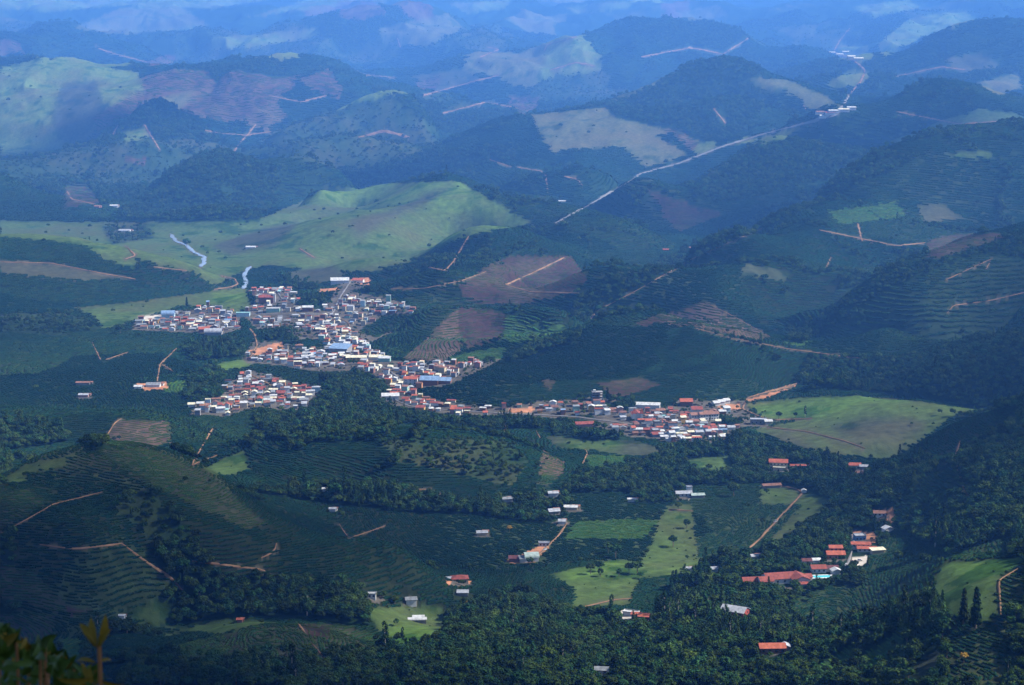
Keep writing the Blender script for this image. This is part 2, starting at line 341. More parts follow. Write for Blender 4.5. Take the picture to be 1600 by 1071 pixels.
LAND = '''
pasture 0,105 60,93 120,102 215,112 225,140 190,165 165,200 110,230 60,242 0,245
dull 95,130 150,125 165,170 130,215 100,225 80,190
brown 222,120 270,108 325,112 345,140 300,140 250,152 228,150
brown 145,185 215,145 235,152 200,185 150,200
brown 460,125 515,108 535,135 530,155 480,140
brown 218,100 265,85 282,95 240,107
brown 530,5 580,0 605,20 560,35 530,28
khaki 110,46 190,12 270,5 330,40 200,55
pasture 0,0 420,0 330,14 200,8 60,20 0,12
pasture 480,0 530,0 520,12 440,20 380,30
pasture 700,5 800,0 790,14 730,22
pasture 880,10 1000,0 980,14 900,22
khaki 1050,20 1120,8 1140,24 1080,36
pasture 1330,10 1420,0 1440,12 1360,30
khaki 590,45 700,20 725,45 665,75 600,70
pasture 330,60 500,45 500,58 400,75 330,80
brown 0,60 30,65 40,85 0,90
brown 100,290 140,293 157,318 100,328
brown 195,245 230,248 228,260 198,255
pasture 190,205 230,200 232,215 195,225
khaki 825,180 945,168 965,190 1010,205 1062,232 1075,245 1010,262 970,232 890,235 860,240 845,215
pasture 960,185 1040,205 1090,245 1130,225 1060,200 1000,185
brown 795,150 842,152 840,170 815,183 793,163
dull 640,120 720,108 760,130 680,145
brown 648,130 690,118 680,140 655,142
forest 830,178 940,164 1000,148 1060,113 1130,93 1185,105 1205,140 1185,190 1130,218 1100,222 1040,202 965,185 945,168
khaki 1165,120 1230,125 1280,145 1315,165 1265,176 1240,150 1190,140
pasture 1290,130 1330,110 1365,112 1350,130 1320,140 1295,142
pasture 1310,70 1350,68 1370,90 1340,100 1310,92
bright 1148,222 1165,213 1190,220 1175,228 1150,228
pasture 1190,216 1270,190 1287,192 1220,222 1190,228
dull 1200,42 1275,45 1275,65 1240,60
pasture 1370,70 1420,30 1500,15 1530,30 1440,60 1380,95
dull 1470,90 1540,85 1567,105 1500,115
khaki 1520,130 1590,115 1600,140 1560,150
brown 1035,200 1065,205 1090,225 1080,238 1060,220
scrub 380,240 430,205 500,180 610,150 680,200 690,230 560,272 480,255
forest 180,342 240,300 300,250 345,237 400,255 450,268 430,320 400,347 260,347
forest 190,330 260,335 280,346 200,346
pasture 0,345 200,348 400,345 500,300 600,287 718,283 835,352 730,370 640,410 580,425 500,425 420,415 380,425 330,450 300,430 210,405 60,375 0,372
bright 500,297 600,288 718,283 745,308 835,352 770,356 700,335 640,320 560,310 480,312
dull 545,345 620,325 680,297 715,287 660,322 600,350 560,375
dull 330,385 420,355 470,345 430,385 360,400
bright 676,372 722,362 690,390 677,390
coffee 0,380 60,375 140,388 170,410 210,425 300,425 330,447 290,465 200,478 110,478 0,492
dull 0,410 80,412 190,432 205,438 120,440 0,430
pasture 60,375 150,378 200,385 215,410 210,425 160,405 130,385
scrub 160,355 225,352 240,372 175,382
pasture 110,482 200,473 320,457 385,448 392,478 372,492 330,478 280,480 210,500 165,517 140,492
bright 330,455 380,450 385,468 330,470
coffee 0,520 200,524 350,528 385,545 360,575 290,600 270,640 0,640
scrub 0,490 110,490 165,515 100,526 0,520
forest 430,430 480,425 500,440 490,455 440,452
dull 450,425 520,415 540,430 500,445 455,440
forest 560,455 590,450 600,465 570,468
wood 290,590 335,572 356,600 350,630 315,642 288,622
wood 285,548 330,530 380,532 382,558 300,566
bright 335,570 385,560 400,572 350,580
crop 250,600 290,595 295,612 255,615
wood 395,650 440,628 500,622 560,618 605,630 640,648 600,690 500,694 430,690 400,672
wood 500,598 590,582 612,605 600,625 640,645 700,655 770,655 840,650 850,672 760,672 640,664 560,640 500,630
wood 430,530 460,525 470,545 440,548
brown 715,450 760,415 800,400 890,400 920,440 880,465 820,478 740,475
young 628,562 718,480 722,545 690,568
brown 716,480 770,484 797,497 785,530 730,547 716,520
crop 790,497 885,510 880,522 800,540 785,530
crop 700,560 740,550 790,545 782,562 720,569
wood 795,560 830,540 910,517 905,535 850,552 800,568
brown 1010,295 1050,310 1130,335 1060,365 1045,355 1020,310
brown 1450,375 1500,365 1560,365 1582,376 1540,395 1480,405 1447,405
dull 1430,320 1470,318 1510,345 1440,350
crop 1290,330 1400,318 1418,340 1310,352
bright 1470,242 1540,235 1562,245 1500,252
khaki 1150,430 1165,412 1240,425 1222,442
young 990,505 1100,473 1130,490 1202,527 1180,531 1090,512
brown 985,508 1030,490 1060,496 1010,512
crop 1225,535 1262,520 1265,535 1250,545
forest 888,503 900,470 980,436 1080,388 1200,332 1300,284 1400,248 1450,245 1310,306 1200,358 1090,408 1000,455 940,492 920,507
forest 1085,300 1160,245 1210,220 1300,230 1400,245 1300,282 1180,312 1110,320
forest 1228,532 1280,500 1340,463 1440,413 1500,392 1600,364 1600,385 1490,412 1400,452 1350,482 1295,516 1250,540
wood 1240,600 1262,562 1400,562 1480,545 1600,520 1600,642 1530,640 1430,620 1330,612
bright 1165,632 1250,622 1340,618 1440,628 1530,640 1490,650 1350,645 1262,655 1200,657
pasture 1170,672 1262,655 1350,645 1490,650 1440,690 1390,720 1300,716 1230,692
dull 1290,668 1350,652 1440,655 1450,672 1400,692 1340,690
dull 1190,676 1240,680 1290,705 1250,702
soil 1165,622 1195,612 1245,598 1240,605 1205,620 1168,628
brown 930,600 1000,590 1032,602 960,625
brown 845,593 870,595 862,612 850,606
dull 850,680 900,684 1000,690 1045,706 1000,716 930,706 870,702
pasture 870,690 960,688 980,702 900,704
young 838,757 848,704 882,722 880,738 862,757
crop 915,712 975,712 985,735 920,738
wood 1040,706 1100,690 1170,686 1205,700 1240,705 1300,722 1352,752 1300,790 1255,765 1190,757 1090,760 980,770 880,775 900,742 1000,722
pasture 1062,720 1138,712 1145,738 1092,735
wood 860,655 905,650 950,672 1000,688 930,690 862,680
wood 700,790 880,770 900,800 870,820 790,815 690,800
wood 390,770 480,760 620,765 760,800 700,806 540,792
wood 980,760 1070,745 1062,785 990,790
crop 880,842 900,816 1036,812 1002,846 900,844
coffee 858,882 870,846 1036,844 1042,880 950,882 890,887
pasture 1040,790 1082,788 1092,878 1040,892 1000,880 1015,846
coffee 1085,790 1190,780 1256,770 1180,866 1092,876
pasture 1182,758 1255,765 1302,786 1245,842 1192,854 1252,790 1187,790
pasture 858,898 960,874 1060,882 1120,866 1085,892 1000,908 990,945 890,952 897,922
bright 870,895 960,876 1000,880 900,908
bright 1040,890 1080,882 1075,894 1035,898
coffee 1000,905 1060,900 1060,935 1000,960 985,945
pasture 545,952 640,945 692,950 700,990 620,1006 590,985
bright 590,985 650,978 702,990 690,1002 620,1010
wood 700,960 800,925 900,958 960,975 1060,955 1045,920 1090,886 1200,862 1290,795 1390,735 1440,720 1480,720 1400,800 1390,840 1330,905 1230,945 1250,980 1340,960 1440,935 1475,960 1480,1071 180,1071 200,1040 300,1030 430,1025 580,1010 690,1002
coffee 1400,790 1480,715 1540,680 1560,720 1480,780 1420,820
wood 1480,720 1560,672 1600,650 1600,835 1480,865 1440,850 1400,830 1430,800 1500,770
coffee 1250,960 1340,920 1440,880 1455,930 1380,960 1300,985
pasture 1470,880 1530,875 1600,872 1565,900 1558,960 1545,975 1480,960 1455,935
bright 1475,882 1600,873 1580,890 1500,905
coffee 1562,905 1600,880 1600,965 1562,965
crop 1272,1048 1320,1014 1348,1008 1300,1052
crop 1330,1042 1400,990 1412,1000 1372,1042
dull 1398,1066 1470,1008 1475,1030 1440,1062
pasture 0,752 40,727 110,712 100,727 30,757
pasture 300,738 380,704 392,735 350,746
wood 0,655 70,660 110,690 60,700 0,705
young 150,690 190,655 265,660 270,690 220,710
young 240,705 330,740 380,790 420,820 380,830 300,790 240,760 130,730 90,740 150,703
coffee 40,740 90,735 130,790 90,800 60,770
young 0,762 40,765 75,790 0,832
coffee 60,860 190,850 290,935 200,955 110,945 30,880
young 0,880 60,905 110,950 90,960 0,935
brown 95,945 150,955 110,965
pasture 190,960 250,933 290,940 285,965 240,980
wood 260,930 340,912 440,900 560,925 590,985 470,965 330,970 275,985
scrub 190,760 250,780 290,870 240,850 180,800
young 0,960 90,962 80,1000 0,1005
crop 90,1000 125,1000 130,1030 95,1035
pasture 275,988 340,970 440,972 340,992
young 420,975 530,975 600,1000 580,1015 430,1030 300,1030 270,1010 340,995
brown 470,975 520,980 510,1000 480,995
scrub 590,690 700,685 790,690 830,720 800,760 700,740 620,720
urban 205,517 215,498 265,488 330,478 375,490 378,515 340,524 300,521
urban 392,452 455,450 468,470 482,478 515,470 530,440 575,434 580,448 545,455 600,464 648,482 640,492 600,492 560,518 590,528 610,514 615,520 570,540 500,532 440,528 395,512 378,492 400,470
urban 378,560 392,535 430,532 480,545 520,538 562,550 548,580 480,580 440,572 385,568
urban 352,605 385,578 430,588 470,603 502,600 502,616 480,638 440,642 400,637 350,652 298,648 303,630 345,622
urban 545,545 600,562 660,568 740,565 788,560 745,582 690,605 652,606 652,622 700,630 782,638 778,652 700,648 610,634 594,620 610,606 590,592 538,566
urban 788,636 840,628 920,622 1000,628 1040,638 1060,622 1110,626 1165,626 1172,648 1205,655 1198,668 1150,668 1132,692 1060,692 980,682 935,668 898,670 930,652 860,654 790,648
wood 945,630 990,628 995,640 960,645
wood 1110,648 1160,655 1150,668 1130,668
wood 880,648 925,648 935,660 900,668 870,660
wood 460,472 510,470 505,485 470,480
wood 400,515 445,512 460,528 420,535
yard 1330,872 1355,868 1360,880 1335,888
yard 957,958 985,953 1000,962 995,972 975,970
soil 495,452 530,449 532,453 500,456
soil 545,436 578,433 578,447 560,444
soil 388,548 440,535 445,545 400,556
yard 215,497 250,492 255,497 222,502
soil 795,640 830,636 840,642 800,648
soil 1120,634 1155,632 1158,640 1130,642
soil 1360,800 1395,795 1400,815 1365,815
soil 1325,830 1365,832 1375,848 1335,848
soil 790,876 815,866 850,852 860,856 835,878 800,880
soil 695,908 738,908 730,917 700,915
soil 210,600 260,598 262,608 225,611
yard 1058,772 1082,770 1078,782 1062,780
'''
YARDS = '793,783 864,774 865,802 892,796 878,818 753,836 1077,893 1116,893 131,620 581,936 642,941 718,912 1343,846 1374,808 1068,777 1335,733 1216,734 1148,968 1206,1020 940,1054 1008,970 1172,913 1226,918 1305,874'
for ln in LAND.strip().splitlines():
    c, *ps = ln.split()
    fill(c, [tuple(map(float, p.split(','))) for p in ps])
for p_ in YARDS.split():            # trodden ground round each farmhouse
    a_, b_ = map(float, p_.split(',')); k_ = random.uniform(.8, 1.3)
    fill('urban', [(a_ + math.cos(i * .7) * 15 * k_ * random.uniform(.7, 1.2), b_ + 1 + math.sin(i * .7) * 4.5 * k_ * random.uniform(.7, 1.2)) for i in range(9)])
# class, width in metres, pixel path
ROADS = [
 ('dirt', 7, '1170,858 1190,840 1215,812 1255,770 1240,763 1200,758'),
 ('dirt', 6, '838,872 850,860 875,835 886,818'), ('dirt', 6, '1052,918 1068,907 1085,899'), ('dirt', 5, '1054,918 1075,936'),
 ('dirt', 6, '190,850 230,880 262,900 280,915 292,934'), ('dirt', 6, '300,728 315,700 332,670'), ('dirt', 5, '300,728 340,712'),
 ('dirt', 5, '160,692 180,660 190,655'), ('dirt', 6, '628,768 672,765 705,782 745,796'), ('dirt', 6, '732,370 708,410 695,424 668,418'),
 ('dirt', 8, '905,459 830,457 790,446 830,428 882,403'), ('dirt', 3, '610,452 660,452 720,440 760,425'),
 ('asphalt', 13, '866,350 920,321 972,291'), ('asphalt', 17, '975,290 1000,272 1060,256 1130,229 1146,224 1200,208 1270,190 1308,179 1326,150'),
 ('dirt', 16, '1328,44 1312,64 1303,80'), ('dirt', 12, '366,237 372,228 385,212 424,206'), ('dirt', 10, '318,204 345,209 386,212'), ('dirt', 10, '386,212 400,195'),
 ('dirt', 9, '808,262 845,268 853,275 856,302'), ('dirt', 8, '880,276 900,280 912,292'), ('dirt', 8, '765,250 800,262'),
 ('asphalt', 9, '548,440 533,462 522,486 502,512 520,534 558,560 602,576 622,590 633,605 616,625'), ('asphalt', 8, '616,625 642,636 705,642 800,647 900,652 960,660 1040,672'),
 ('dirt', 8, '385,583 412,596 430,608'), ('dirt', 8, '390,560 402,540 398,524 390,514'), ('asphalt', 7, '240,500 300,496 400,492 500,492 520,488'),
 ('asphalt', 7, '432,455 442,470 440,490'), ('dirt', 6, '530,498 545,505 548,524'),
 ('dirt', 6, '276,545 250,570 245,597'), ('dirt', 5, '252,570 272,582'), ('dirt', 5, '144,536 157,563'), ('dirt', 4, '165,563 200,551'),
 ('dirt', 7, '0,410 80,412 160,428 212,437'), ('dirt', 6, '195,384 212,400 195,406'), ('dirt', 6, '240,418 292,424'), ('dirt', 6, '468,389 492,404'),
 ('dirt', 8, '334,453 362,449 372,444 366,436 345,432'), ('dirt', 5, '0,836 70,797 82,789 160,770'), ('dirt', 4, '60,852 120,860 190,850'), ('dirt', 5, '408,873 434,862 432,850'),
 ('dirt', 4, '530,820 545,842'), ('dirt', 4, '545,842 602,823'), ('dirt', 4, '300,878 420,892 424,906'), ('dirt', 4, '1198,668 1260,675 1320,690 1352,702'),
 ('asphalt', 7, '1328,832 1335,850 1328,874 1318,893'), ('dirt', 5, '1590,890 1560,908 1564,962'), ('dirt', 4, '1086,514 1150,530 1230,546 1362,563'),
 ('dirt', 3, '922,502 932,487 1000,452 1080,406 1190,358'), ('dirt', 3, '1102,474 1140,492 1203,527'),
 ('dirt', 6, '1290,421 1298,402'), ('dirt', 3, '1480,490 1490,478 1550,470 1600,458'), ('dirt', 3, '1478,438 1550,405 1540,422'),
 ('dirt', 8, '1270,655 1200,657 1160,640 1168,622 1245,600'), ('dirt', 6, '1190,616 1240,604'), ('dirt', 5, '900,952 960,938 988,936'), ('dirt', 5, '1045,797 1082,799'),
 ('dirt', 5, '910,726 918,708 914,703'), ('dirt', 5, '785,660 792,668 786,678'), ('dirt', 5, '838,674 844,686'), ('dirt', 5, '466,976 478,992'), ('dirt', 4, '486,1005 508,1030'),
 ('dirt', 15, '1326,150 1346,126 1352,110 1332,93 1304,82'), ('dirt', 22, '660,150 740,128 780,118'), ('dirt', 22, '690,178 760,160 800,168'), ('dirt', 24, '1000,90 1080,75 1130,85'), ('dirt', 22, '1400,120 1470,105 1510,110'), ('dirt', 26, '860,110 900,98 930,104'), ('dirt', 16, '420,150 470,160 510,150'), ('dirt', 16, '560,215 600,205 640,215'), ('dirt', 22, '150,75 180,85 230,98'), ('dirt', 12, '620,60 626,75'), ('dirt', 12, '750,90 780,78 760,74'), ('dirt', 10, '555,110 570,118 620,122'), ('dirt', 9, '176,212 184,196'), ('dirt', 9, '225,195 250,235'),
 ('dirt', 10, '1115,170 1135,195'), ('dirt', 8, '1400,175 1500,195 1560,190'), ('dirt', 8, '1255,165 1260,172'), ('dirt', 12, '1130,85 1170,60'), ('dirt', 10, '850,80 855,70 900,58'),
 ('dirt', 7, '1280,360 1400,385 1446,380'), ('dirt', 6, '1340,350 1347,378'), ('dirt', 8, '105,300 112,312 150,320'), ('dirt', 6, '1500,690 1490,720 1520,800'),
]
def path(s): return [tuple(map(float, p.split(','))) for p in s.split()]
for kind, wd, p in ROADS:
    pp = path(p)
    stroke('road', pp, 3.2)
RIVER = ['266,366 276,378 290,382 302,394 320,402 318,412 312,420', '392,417 384,424 381,434 386,441 380,452']
for p in RIVER: stroke('road', path(p), 4)

# class of every terrain vertex: what is seen there, else a plain default
ju = 1.6 * gnoise(GX / 9, GY / 9, 5) + 2.6 * fbm(GX / 45, GY / 60, 3, 55); jv = 1.1 * gnoise(GX / 9, GY / 9, 6) + 1.6 * fbm(GX / 45, GY / 60, 3, 56)
cu = np.clip(PU + ju, 0, 1599).astype(int); cv = np.clip(PV + jv, 0, 1070).astype(int)
inside = (PU > -3) & (PU < 1603) & (PV > -3) & (PV < 1080)
CL = np.where(VIS & inside, CI[cv, cu], 0)
# default patchwork of fields where nothing particular was seen
def cells(x, y, seed):
    ix = np.floor(x); iy = np.floor(y); best = np.full(x.shape, 9.0); cid = np.zeros(x.shape)
    for a in (-1, 0, 1):
        for b in (-1, 0, 1):
            h = _hash(ix + a, iy + b, seed); px_ = ix + a + (h & 1023) / 1023.0; py_ = iy + b + ((h >> 10) & 1023) / 1023.0
            d = (px_ - x) ** 2 + (py_ - y) ** 2; m = d < best
            best = np.where(m, d, best); cid = np.where(m, ((h >> 20) & 1023) / 1023.0, cid)
    return cid
wxx = GX + 50 * gnoise(GX / 160, GY / 160, 71); wyy = GY + 50 * gnoise(GX / 160 + 5, GY / 160, 72)
cid = np.where(GY > 8200, cells(wxx / 430, wyy / 800, 18), cells(wxx / 420, wyy / 700, 8))
far = GY > 5000
d0 = np.where(far, np.select([cid < 0.52, cid < 0.66, cid < 0.82, cid < 0.89, cid < 0.94], [ID['coffee'], ID['scrub'], ID['forest'], ID['khaki'], ID['brown']], ID['pasture']), ID['coffee'])
gul = fbm(wx / 330.0 + 3, wy / 470.0, 4, 40)
d0 = np.where((d0 == ID['coffee']) & (np.abs(gul) < 0.025) & (GB > 15), ID['forest'], d0)
d0 = np.where(GY < 1015, ID['wood'], d0)
d0 = np.where((np.abs(SG) > 0.268) & (GY < 1900) & (fbm(GX / 260, GY / 260, 2, 901) > -0.12), ID['wood'], d0)
CL = np.where(CL == 0, d0, CL)
# surface colours
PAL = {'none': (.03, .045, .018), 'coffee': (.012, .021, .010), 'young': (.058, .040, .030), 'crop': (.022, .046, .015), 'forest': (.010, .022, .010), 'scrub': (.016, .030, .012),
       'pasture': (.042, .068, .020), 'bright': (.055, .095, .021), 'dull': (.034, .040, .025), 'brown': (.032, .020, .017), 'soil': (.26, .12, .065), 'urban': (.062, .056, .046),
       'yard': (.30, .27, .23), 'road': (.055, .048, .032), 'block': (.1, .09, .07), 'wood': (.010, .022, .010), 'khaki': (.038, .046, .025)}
pal = np.array([PAL[n] for n in NAMES])
COLR = pal[CL]
_b = COLR.copy()
for _ in range(10):                # grass, bush and worn ground run into one another
    _b[1:-1] = (_b[:-2] + 2 * _b[1:-1] + _b[2:]) / 4; _b[:, 1:-1] = (_b[:, :-2] + 2 * _b[:, 1:-1] + _b[:, 2:]) / 4
COLR = np.where(np.isin(CL, [ID['pasture'], ID['bright'], ID['dull'], ID['khaki']])[..., None], _b, COLR)
m1 = fbm(GX / 60, GY / 60, 4, 101)[..., None]; m2 = fbm(GX / 320, GY / 320, 3, 111)[..., None]; m3 = gnoise(GX / 11, GY / 11, 121)[..., None]
opn = np.isin(CL, [ID['pasture'], ID['bright'], ID['dull'], ID['khaki'], ID['brown'], ID['scrub']])[..., None]
COLR = COLR * (1 + 0.30 * m1 + 0.25 * m3)
dry = np.array([.045, .042, .022])
COLR = np.where(opn, COLR + (dry - COLR) * np.clip(0.10 + 1.0 * m2 + 0.7 * m1, 0, 0.6), COLR)
COLR = np.where(opn & (m1 + 0.6 * m2 < -0.33), COLR * np.array([.55, .72, .62]), COLR)
farcof = ((CL == ID['coffee']) & far)[..., None]
farlit = np.isin(CL, [ID['pasture'], ID['khaki'], ID['bright'], ID['brown']])[..., None] & (GY > 5800)[..., None]      # far dry grass and clearings, colour lightened to read as sunlit
COLR = np.where(farlit, COLR * np.array([1.55, 1.4, 1.25]), COLR)
COLR = np.where(farcof, COLR * np.array([.8, 1.05, .9]) * (0.75 + 0.6 * cid[..., None]), COLR)
nearyoung = ((CL == ID['young']) & (GY < 1800))[..., None]
COLR = np.where(nearyoung, COLR * np.array([.50, .80, .60]), COLR)
nearsoil = ((CL == ID['coffee']) & (GY < 1700))[..., None]          # redder, barer soil between the near rows
pl2 = cells((GX + 25 * gnoise(GX / 90, GY / 90, 81)) / 190, (GY + 25 * gnoise(GX / 90 + 4, GY / 90, 82)) / 230, 15)[..., None]     # plots of different age
COLR = np.where((CL == ID['coffee'])[..., None] & (GY < 5000)[..., None], COLR * (.60 + .7 * np.mod(pl2 * 9.1, 1) ** 2) * (1 + (np.mod(pl2 * 4.3, 1) - .4) * np.array([.5, .1, .1])), COLR)
COLR = np.where(nearsoil, COLR * np.array([1.8, 1.5, 1.4]), COLR)
COLR = np.clip(COLR, 0.004, 0.7)
#@@MAT
# ------------------------------------------------------------------ materials
MATS = {}
def mat(name, col, rough=0.9, var=0.25, scale=0.15, spec=0.1, attr=False, bump=0.0, rnd=0.0, coat=None, detail=5):
    if name in MATS: return MATS[name]
    m = bpy.data.materials.new(name); m.use_nodes = True; t = m.node_tree; b = t.nodes['Principled BSDF']
    if spec == 0: b.inputs['IOR'].default_value = 1.0001
    b.inputs['Roughness'].default_value = rough; b.inputs['Specular IOR Level'].default_value = spec
    tc = t.nodes.new('ShaderNodeTexCoord'); n = t.nodes.new('ShaderNodeTexNoise'); n.inputs['Scale'].default_value = scale; n.inputs['Detail'].default_value = detail; n.inputs['Roughness'].default_value = 0.65
    t.links.new(tc.outputs['Object'], n.inputs['Vector'])
    mr = t.nodes.new('ShaderNodeMapRange'); mr.inputs['From Min'].default_value = 0.3; mr.inputs['From Max'].default_value = 0.7; mr.inputs['To Min'].default_value = 1 - var; mr.inputs['To Max'].default_value = 1 + var
    t.links.new(n.outputs['Fac'], mr.inputs['Value'])
    mx = t.nodes.new('ShaderNodeVectorMath'); mx.operation = 'SCALE'
    if attr:
        a = t.nodes.new('ShaderNodeAttribute'); a.attribute_name = 'Col'; t.links.new(a.outputs['Color'], mx.inputs[0])
    else:
        mx.inputs[0].default_value = col
    t.links.new(mr.outputs['Result'], mx.inputs['Scale']); out = mx.outputs[0]
    if rnd:
        oi = t.nodes.new('ShaderNodeObjectInfo'); r2 = t.nodes.new('ShaderNodeMapRange'); r2.inputs['To Min'].default_value = 1 - rnd; r2.inputs['To Max'].default_value = 1 + rnd
        t.links.new(oi.outputs['Random'], r2.inputs['Value'])
        m2_ = t.nodes.new('ShaderNodeVectorMath'); m2_.operation = 'SCALE'; t.links.new(out, m2_.inputs[0]); t.links.new(r2.outputs['Result'], m2_.inputs['Scale']); out = m2_.outputs[0]
        # a second, independent shift between yellow-green and blue-green
        ml = t.nodes.new('ShaderNodeMath'); ml.operation = 'MULTIPLY'; ml.inputs[1].default_value = 7.31; fr = t.nodes.new('ShaderNodeMath'); fr.operation = 'FRACT'
        t.links.new(oi.outputs['Random'], ml.inputs[0]); t.links.new(ml.outputs[0], fr.inputs[0])
        mc = t.nodes.new('ShaderNodeMix'); mc.data_type = 'RGBA'; mc.inputs['A'].default_value = (1.45, 1.05, 0.6, 1); mc.inputs['B'].default_value = (0.7, 0.95, 1.05, 1)
        t.links.new(fr.outputs[0], mc.inputs['Factor']); m3_ = t.nodes.new('ShaderNodeVectorMath'); m3_.operation = 'MULTIPLY'
        t.links.new(out, m3_.inputs[0]); t.links.new(mc.outputs['Result'], m3_.inputs[1]); out = m3_.outputs[0]
    t.links.new(out, b.inputs['Base Color'])
    if bump:
        bp = t.nodes.new('ShaderNodeBump'); bp.inputs['Distance'].default_value = bump; bp.inputs['Strength'].default_value = 0.8
        t.links.new(n.outputs['Fac'], bp.inputs['Height']); t.links.new(bp.outputs['Normal'], b.inputs['Normal'])
    MATS[name] = m
    return m
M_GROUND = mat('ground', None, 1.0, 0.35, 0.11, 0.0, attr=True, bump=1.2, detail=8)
M_DIRT = mat('dirt', (.145, .088, .052), 1.0, 0.45, 0.06, 0.0)
M_ASPH = mat('asphalt', (.115, .112, .112), 0.9, 0.2, 0.12)
M_SAND = mat('pale_water', (.13, .15, .165), 0.25, 0.15, 0.05, 0.5)
M_LEAF = mat('leaf', (.021, .044, .014), 0.75, 0.45, 0.45, 0.0, rnd=0.6)
M_LEAFY = mat('yellow_blossom', (.26, .16, .02), 0.75, 0.3, 0.5, 0.15)
M_COF = mat('coffee_leaf', (.007, .023, .013), 0.65, 0.3, 0.5, 0.0, rnd=0.22)
M_COF2 = mat('paler_coffee_leaf', (.012, .031, .014), 0.65, 0.3, 0.5, 0.0, rnd=0.25)
M_YNG = mat('young_leaf', (.020, .044, .016), 0.65, 0.3, 0.5, 0.0, rnd=0.22)
M_CROP = mat('crop_leaf', (.030, .072, .020), 0.7, 0.3, 0.5, 0.0, rnd=0.15)
M_BARK = mat('bark', (.11, .085, .065), 0.9, 0.3, 2.0)
M_PALEBARK = mat('pale_bark', (.30, .27, .24), 0.9, 0.3, 2.0)
M_GLASS = mat('dark_pane', (.02, .024, .03), 0.25, 0.1, 1.0, 0.5)
M_DOOR = mat('door_wood', (.10, .05, .03), 0.6, 0.2, 2.0)

def quads_mesh(name, V, F, m, smooth=False):
    me = bpy.data.meshes.new(name); me.from_pydata([tuple(v) for v in V], [], [tuple(f) for f in F]); me.materials.append(m)
    if smooth: me.polygons.foreach_set('use_smooth', np.ones(len(me.polygons), bool))
    me.update()
    return me
def link(name, data, parent=None, loc=None, rotz=None):
    o = bpy.data.objects.new(name, data); COL.objects.link(o)
    if parent is not None: o.parent = parent
    if loc is not None: o.location = loc
    if rotz is not None: o.rotation_euler = (0, 0, rotz)
    return o
def tag(o, label=None, cat=None, group=None, kind=None):
    if label: o['label'] = label
    if cat: o['category'] = cat
    if group: o['group'] = group
    if kind: o['kind'] = kind
    return o

# ------------------------------------------------------------------ the ground sheet
me = bpy.data.meshes.new('ground')
idx = np.arange(NS * NY).reshape(NY, NS)
q = np.stack([idx[:-1, :-1], idx[:-1, 1:], idx[1:, 1:], idx[1:, :-1]], -1).reshape(-1)
me.vertices.add(NS * NY); me.vertices.foreach_set('co', np.stack([GX, GY, GZ], -1).astype(np.float32).ravel())
nq = len(q) // 4
me.loops.add(nq * 4); me.loops.foreach_set('vertex_index', q.astype(np.int32)); me.polygons.add(nq)
me.polygons.foreach_set('loop_start', np.arange(0, nq * 4, 4, dtype=np.int32)); me.polygons.foreach_set('use_smooth', np.ones(nq, bool))
ca = me.attributes.new('Col', 'FLOAT_COLOR', 'POINT')
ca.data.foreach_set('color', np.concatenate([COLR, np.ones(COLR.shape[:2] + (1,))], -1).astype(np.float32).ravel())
me.update(); me.materials.append(M_GROUND)
tag(link('ground', me), 'hilly ground of pastures, ploughed fields and plantation soil', kind='structure')

# ------------------------------------------------------------------ roads, tracks and river: ribbons laid on the ground
def drape(pp, width, lift):
    """ribbons along a path; the path breaks where a hill hides it"""
    Q = np.array(pp); ln = np.hypot(*np.diff(Q, axis=0).T); c = np.concatenate([[0], np.cumsum(ln)]); m = max(3, int(c[-1] / 3.0))
    q_ = np.linspace(0, c[-1], m); P = np.array([hit(a, b) for a, b in zip(np.interp(q_, c, Q[:, 0]), np.interp(q_, c, Q[:, 1]))])[:, :2]
    step = np.hypot(*np.diff(P, axis=0).T); lim = np.maximum(60.0, 0.05 * P[:-1, 1])
    cuts = [0] + [k + 1 for k in range(len(step)) if step[k] > lim[k]] + [len(P)]
    VV, FF = [], []
    for a, b in zip(cuts[:-1], cuts[1:]):
        if b - a < 3: continue
        V, F = ribbon(P[a:b], width, lift, pp); k = len(VV); VV += list(V); FF += [tuple(x + k for x in f) for f in F]
    return VV, FF
def ribbon(P, width, lift, pp):
    seg = np.hypot(*np.diff(P, axis=0).T); t = np.concatenate([[0], np.cumsum(seg)])
    n = max(4, int(t[-1] / max(4.0, width * 0.7))); tt = np.linspace(0, t[-1], min(n, 400))
    X = np.interp(tt, t, P[:, 0]); Yy = np.interp(tt, t, P[:, 1])
    for _ in range(2):
        X[1:-1] = (X[:-2] + 2 * X[1:-1] + X[2:]) / 4; Yy[1:-1] = (Yy[:-2] + 2 * Yy[1:-1] + Yy[2:]) / 4
    X = X + gnoise(tt / 40, tt * 0 + pp[0][0], 7) * width * 0.3; dx = np.gradient(X); dy = np.gradient(Yy); L = np.hypot(dx, dy) + 1e-9
    nx, ny = -dy / L, dx / L
    V = []; F = []
    wd = width * (0.85 + 0.6 * gnoise(tt / 25, tt * 0 + pp[0][1], 9)) * np.clip(np.minimum(np.arange(len(tt)), np.arange(len(tt))[::-1]) * .3 + .35, .3, 1)
    offs = np.array([-0.5, -0.17, 0.17, 0.5])
    for k in offs:
        x = X + nx * k * wd; y = Yy + ny * k * wd
        V.append(np.stack([x, y, gz(x, y) + lift * (1.0 if abs(k) < 0.3 else 0.55)], -1))
    V = np.stack(V, 1).reshape(-1, 3)
    for i in range(len(tt) - 1):
        for j in range(3):
            a = i * 4 + j; F.append((a, a + 1, a + 5, a + 4))
    return V, F
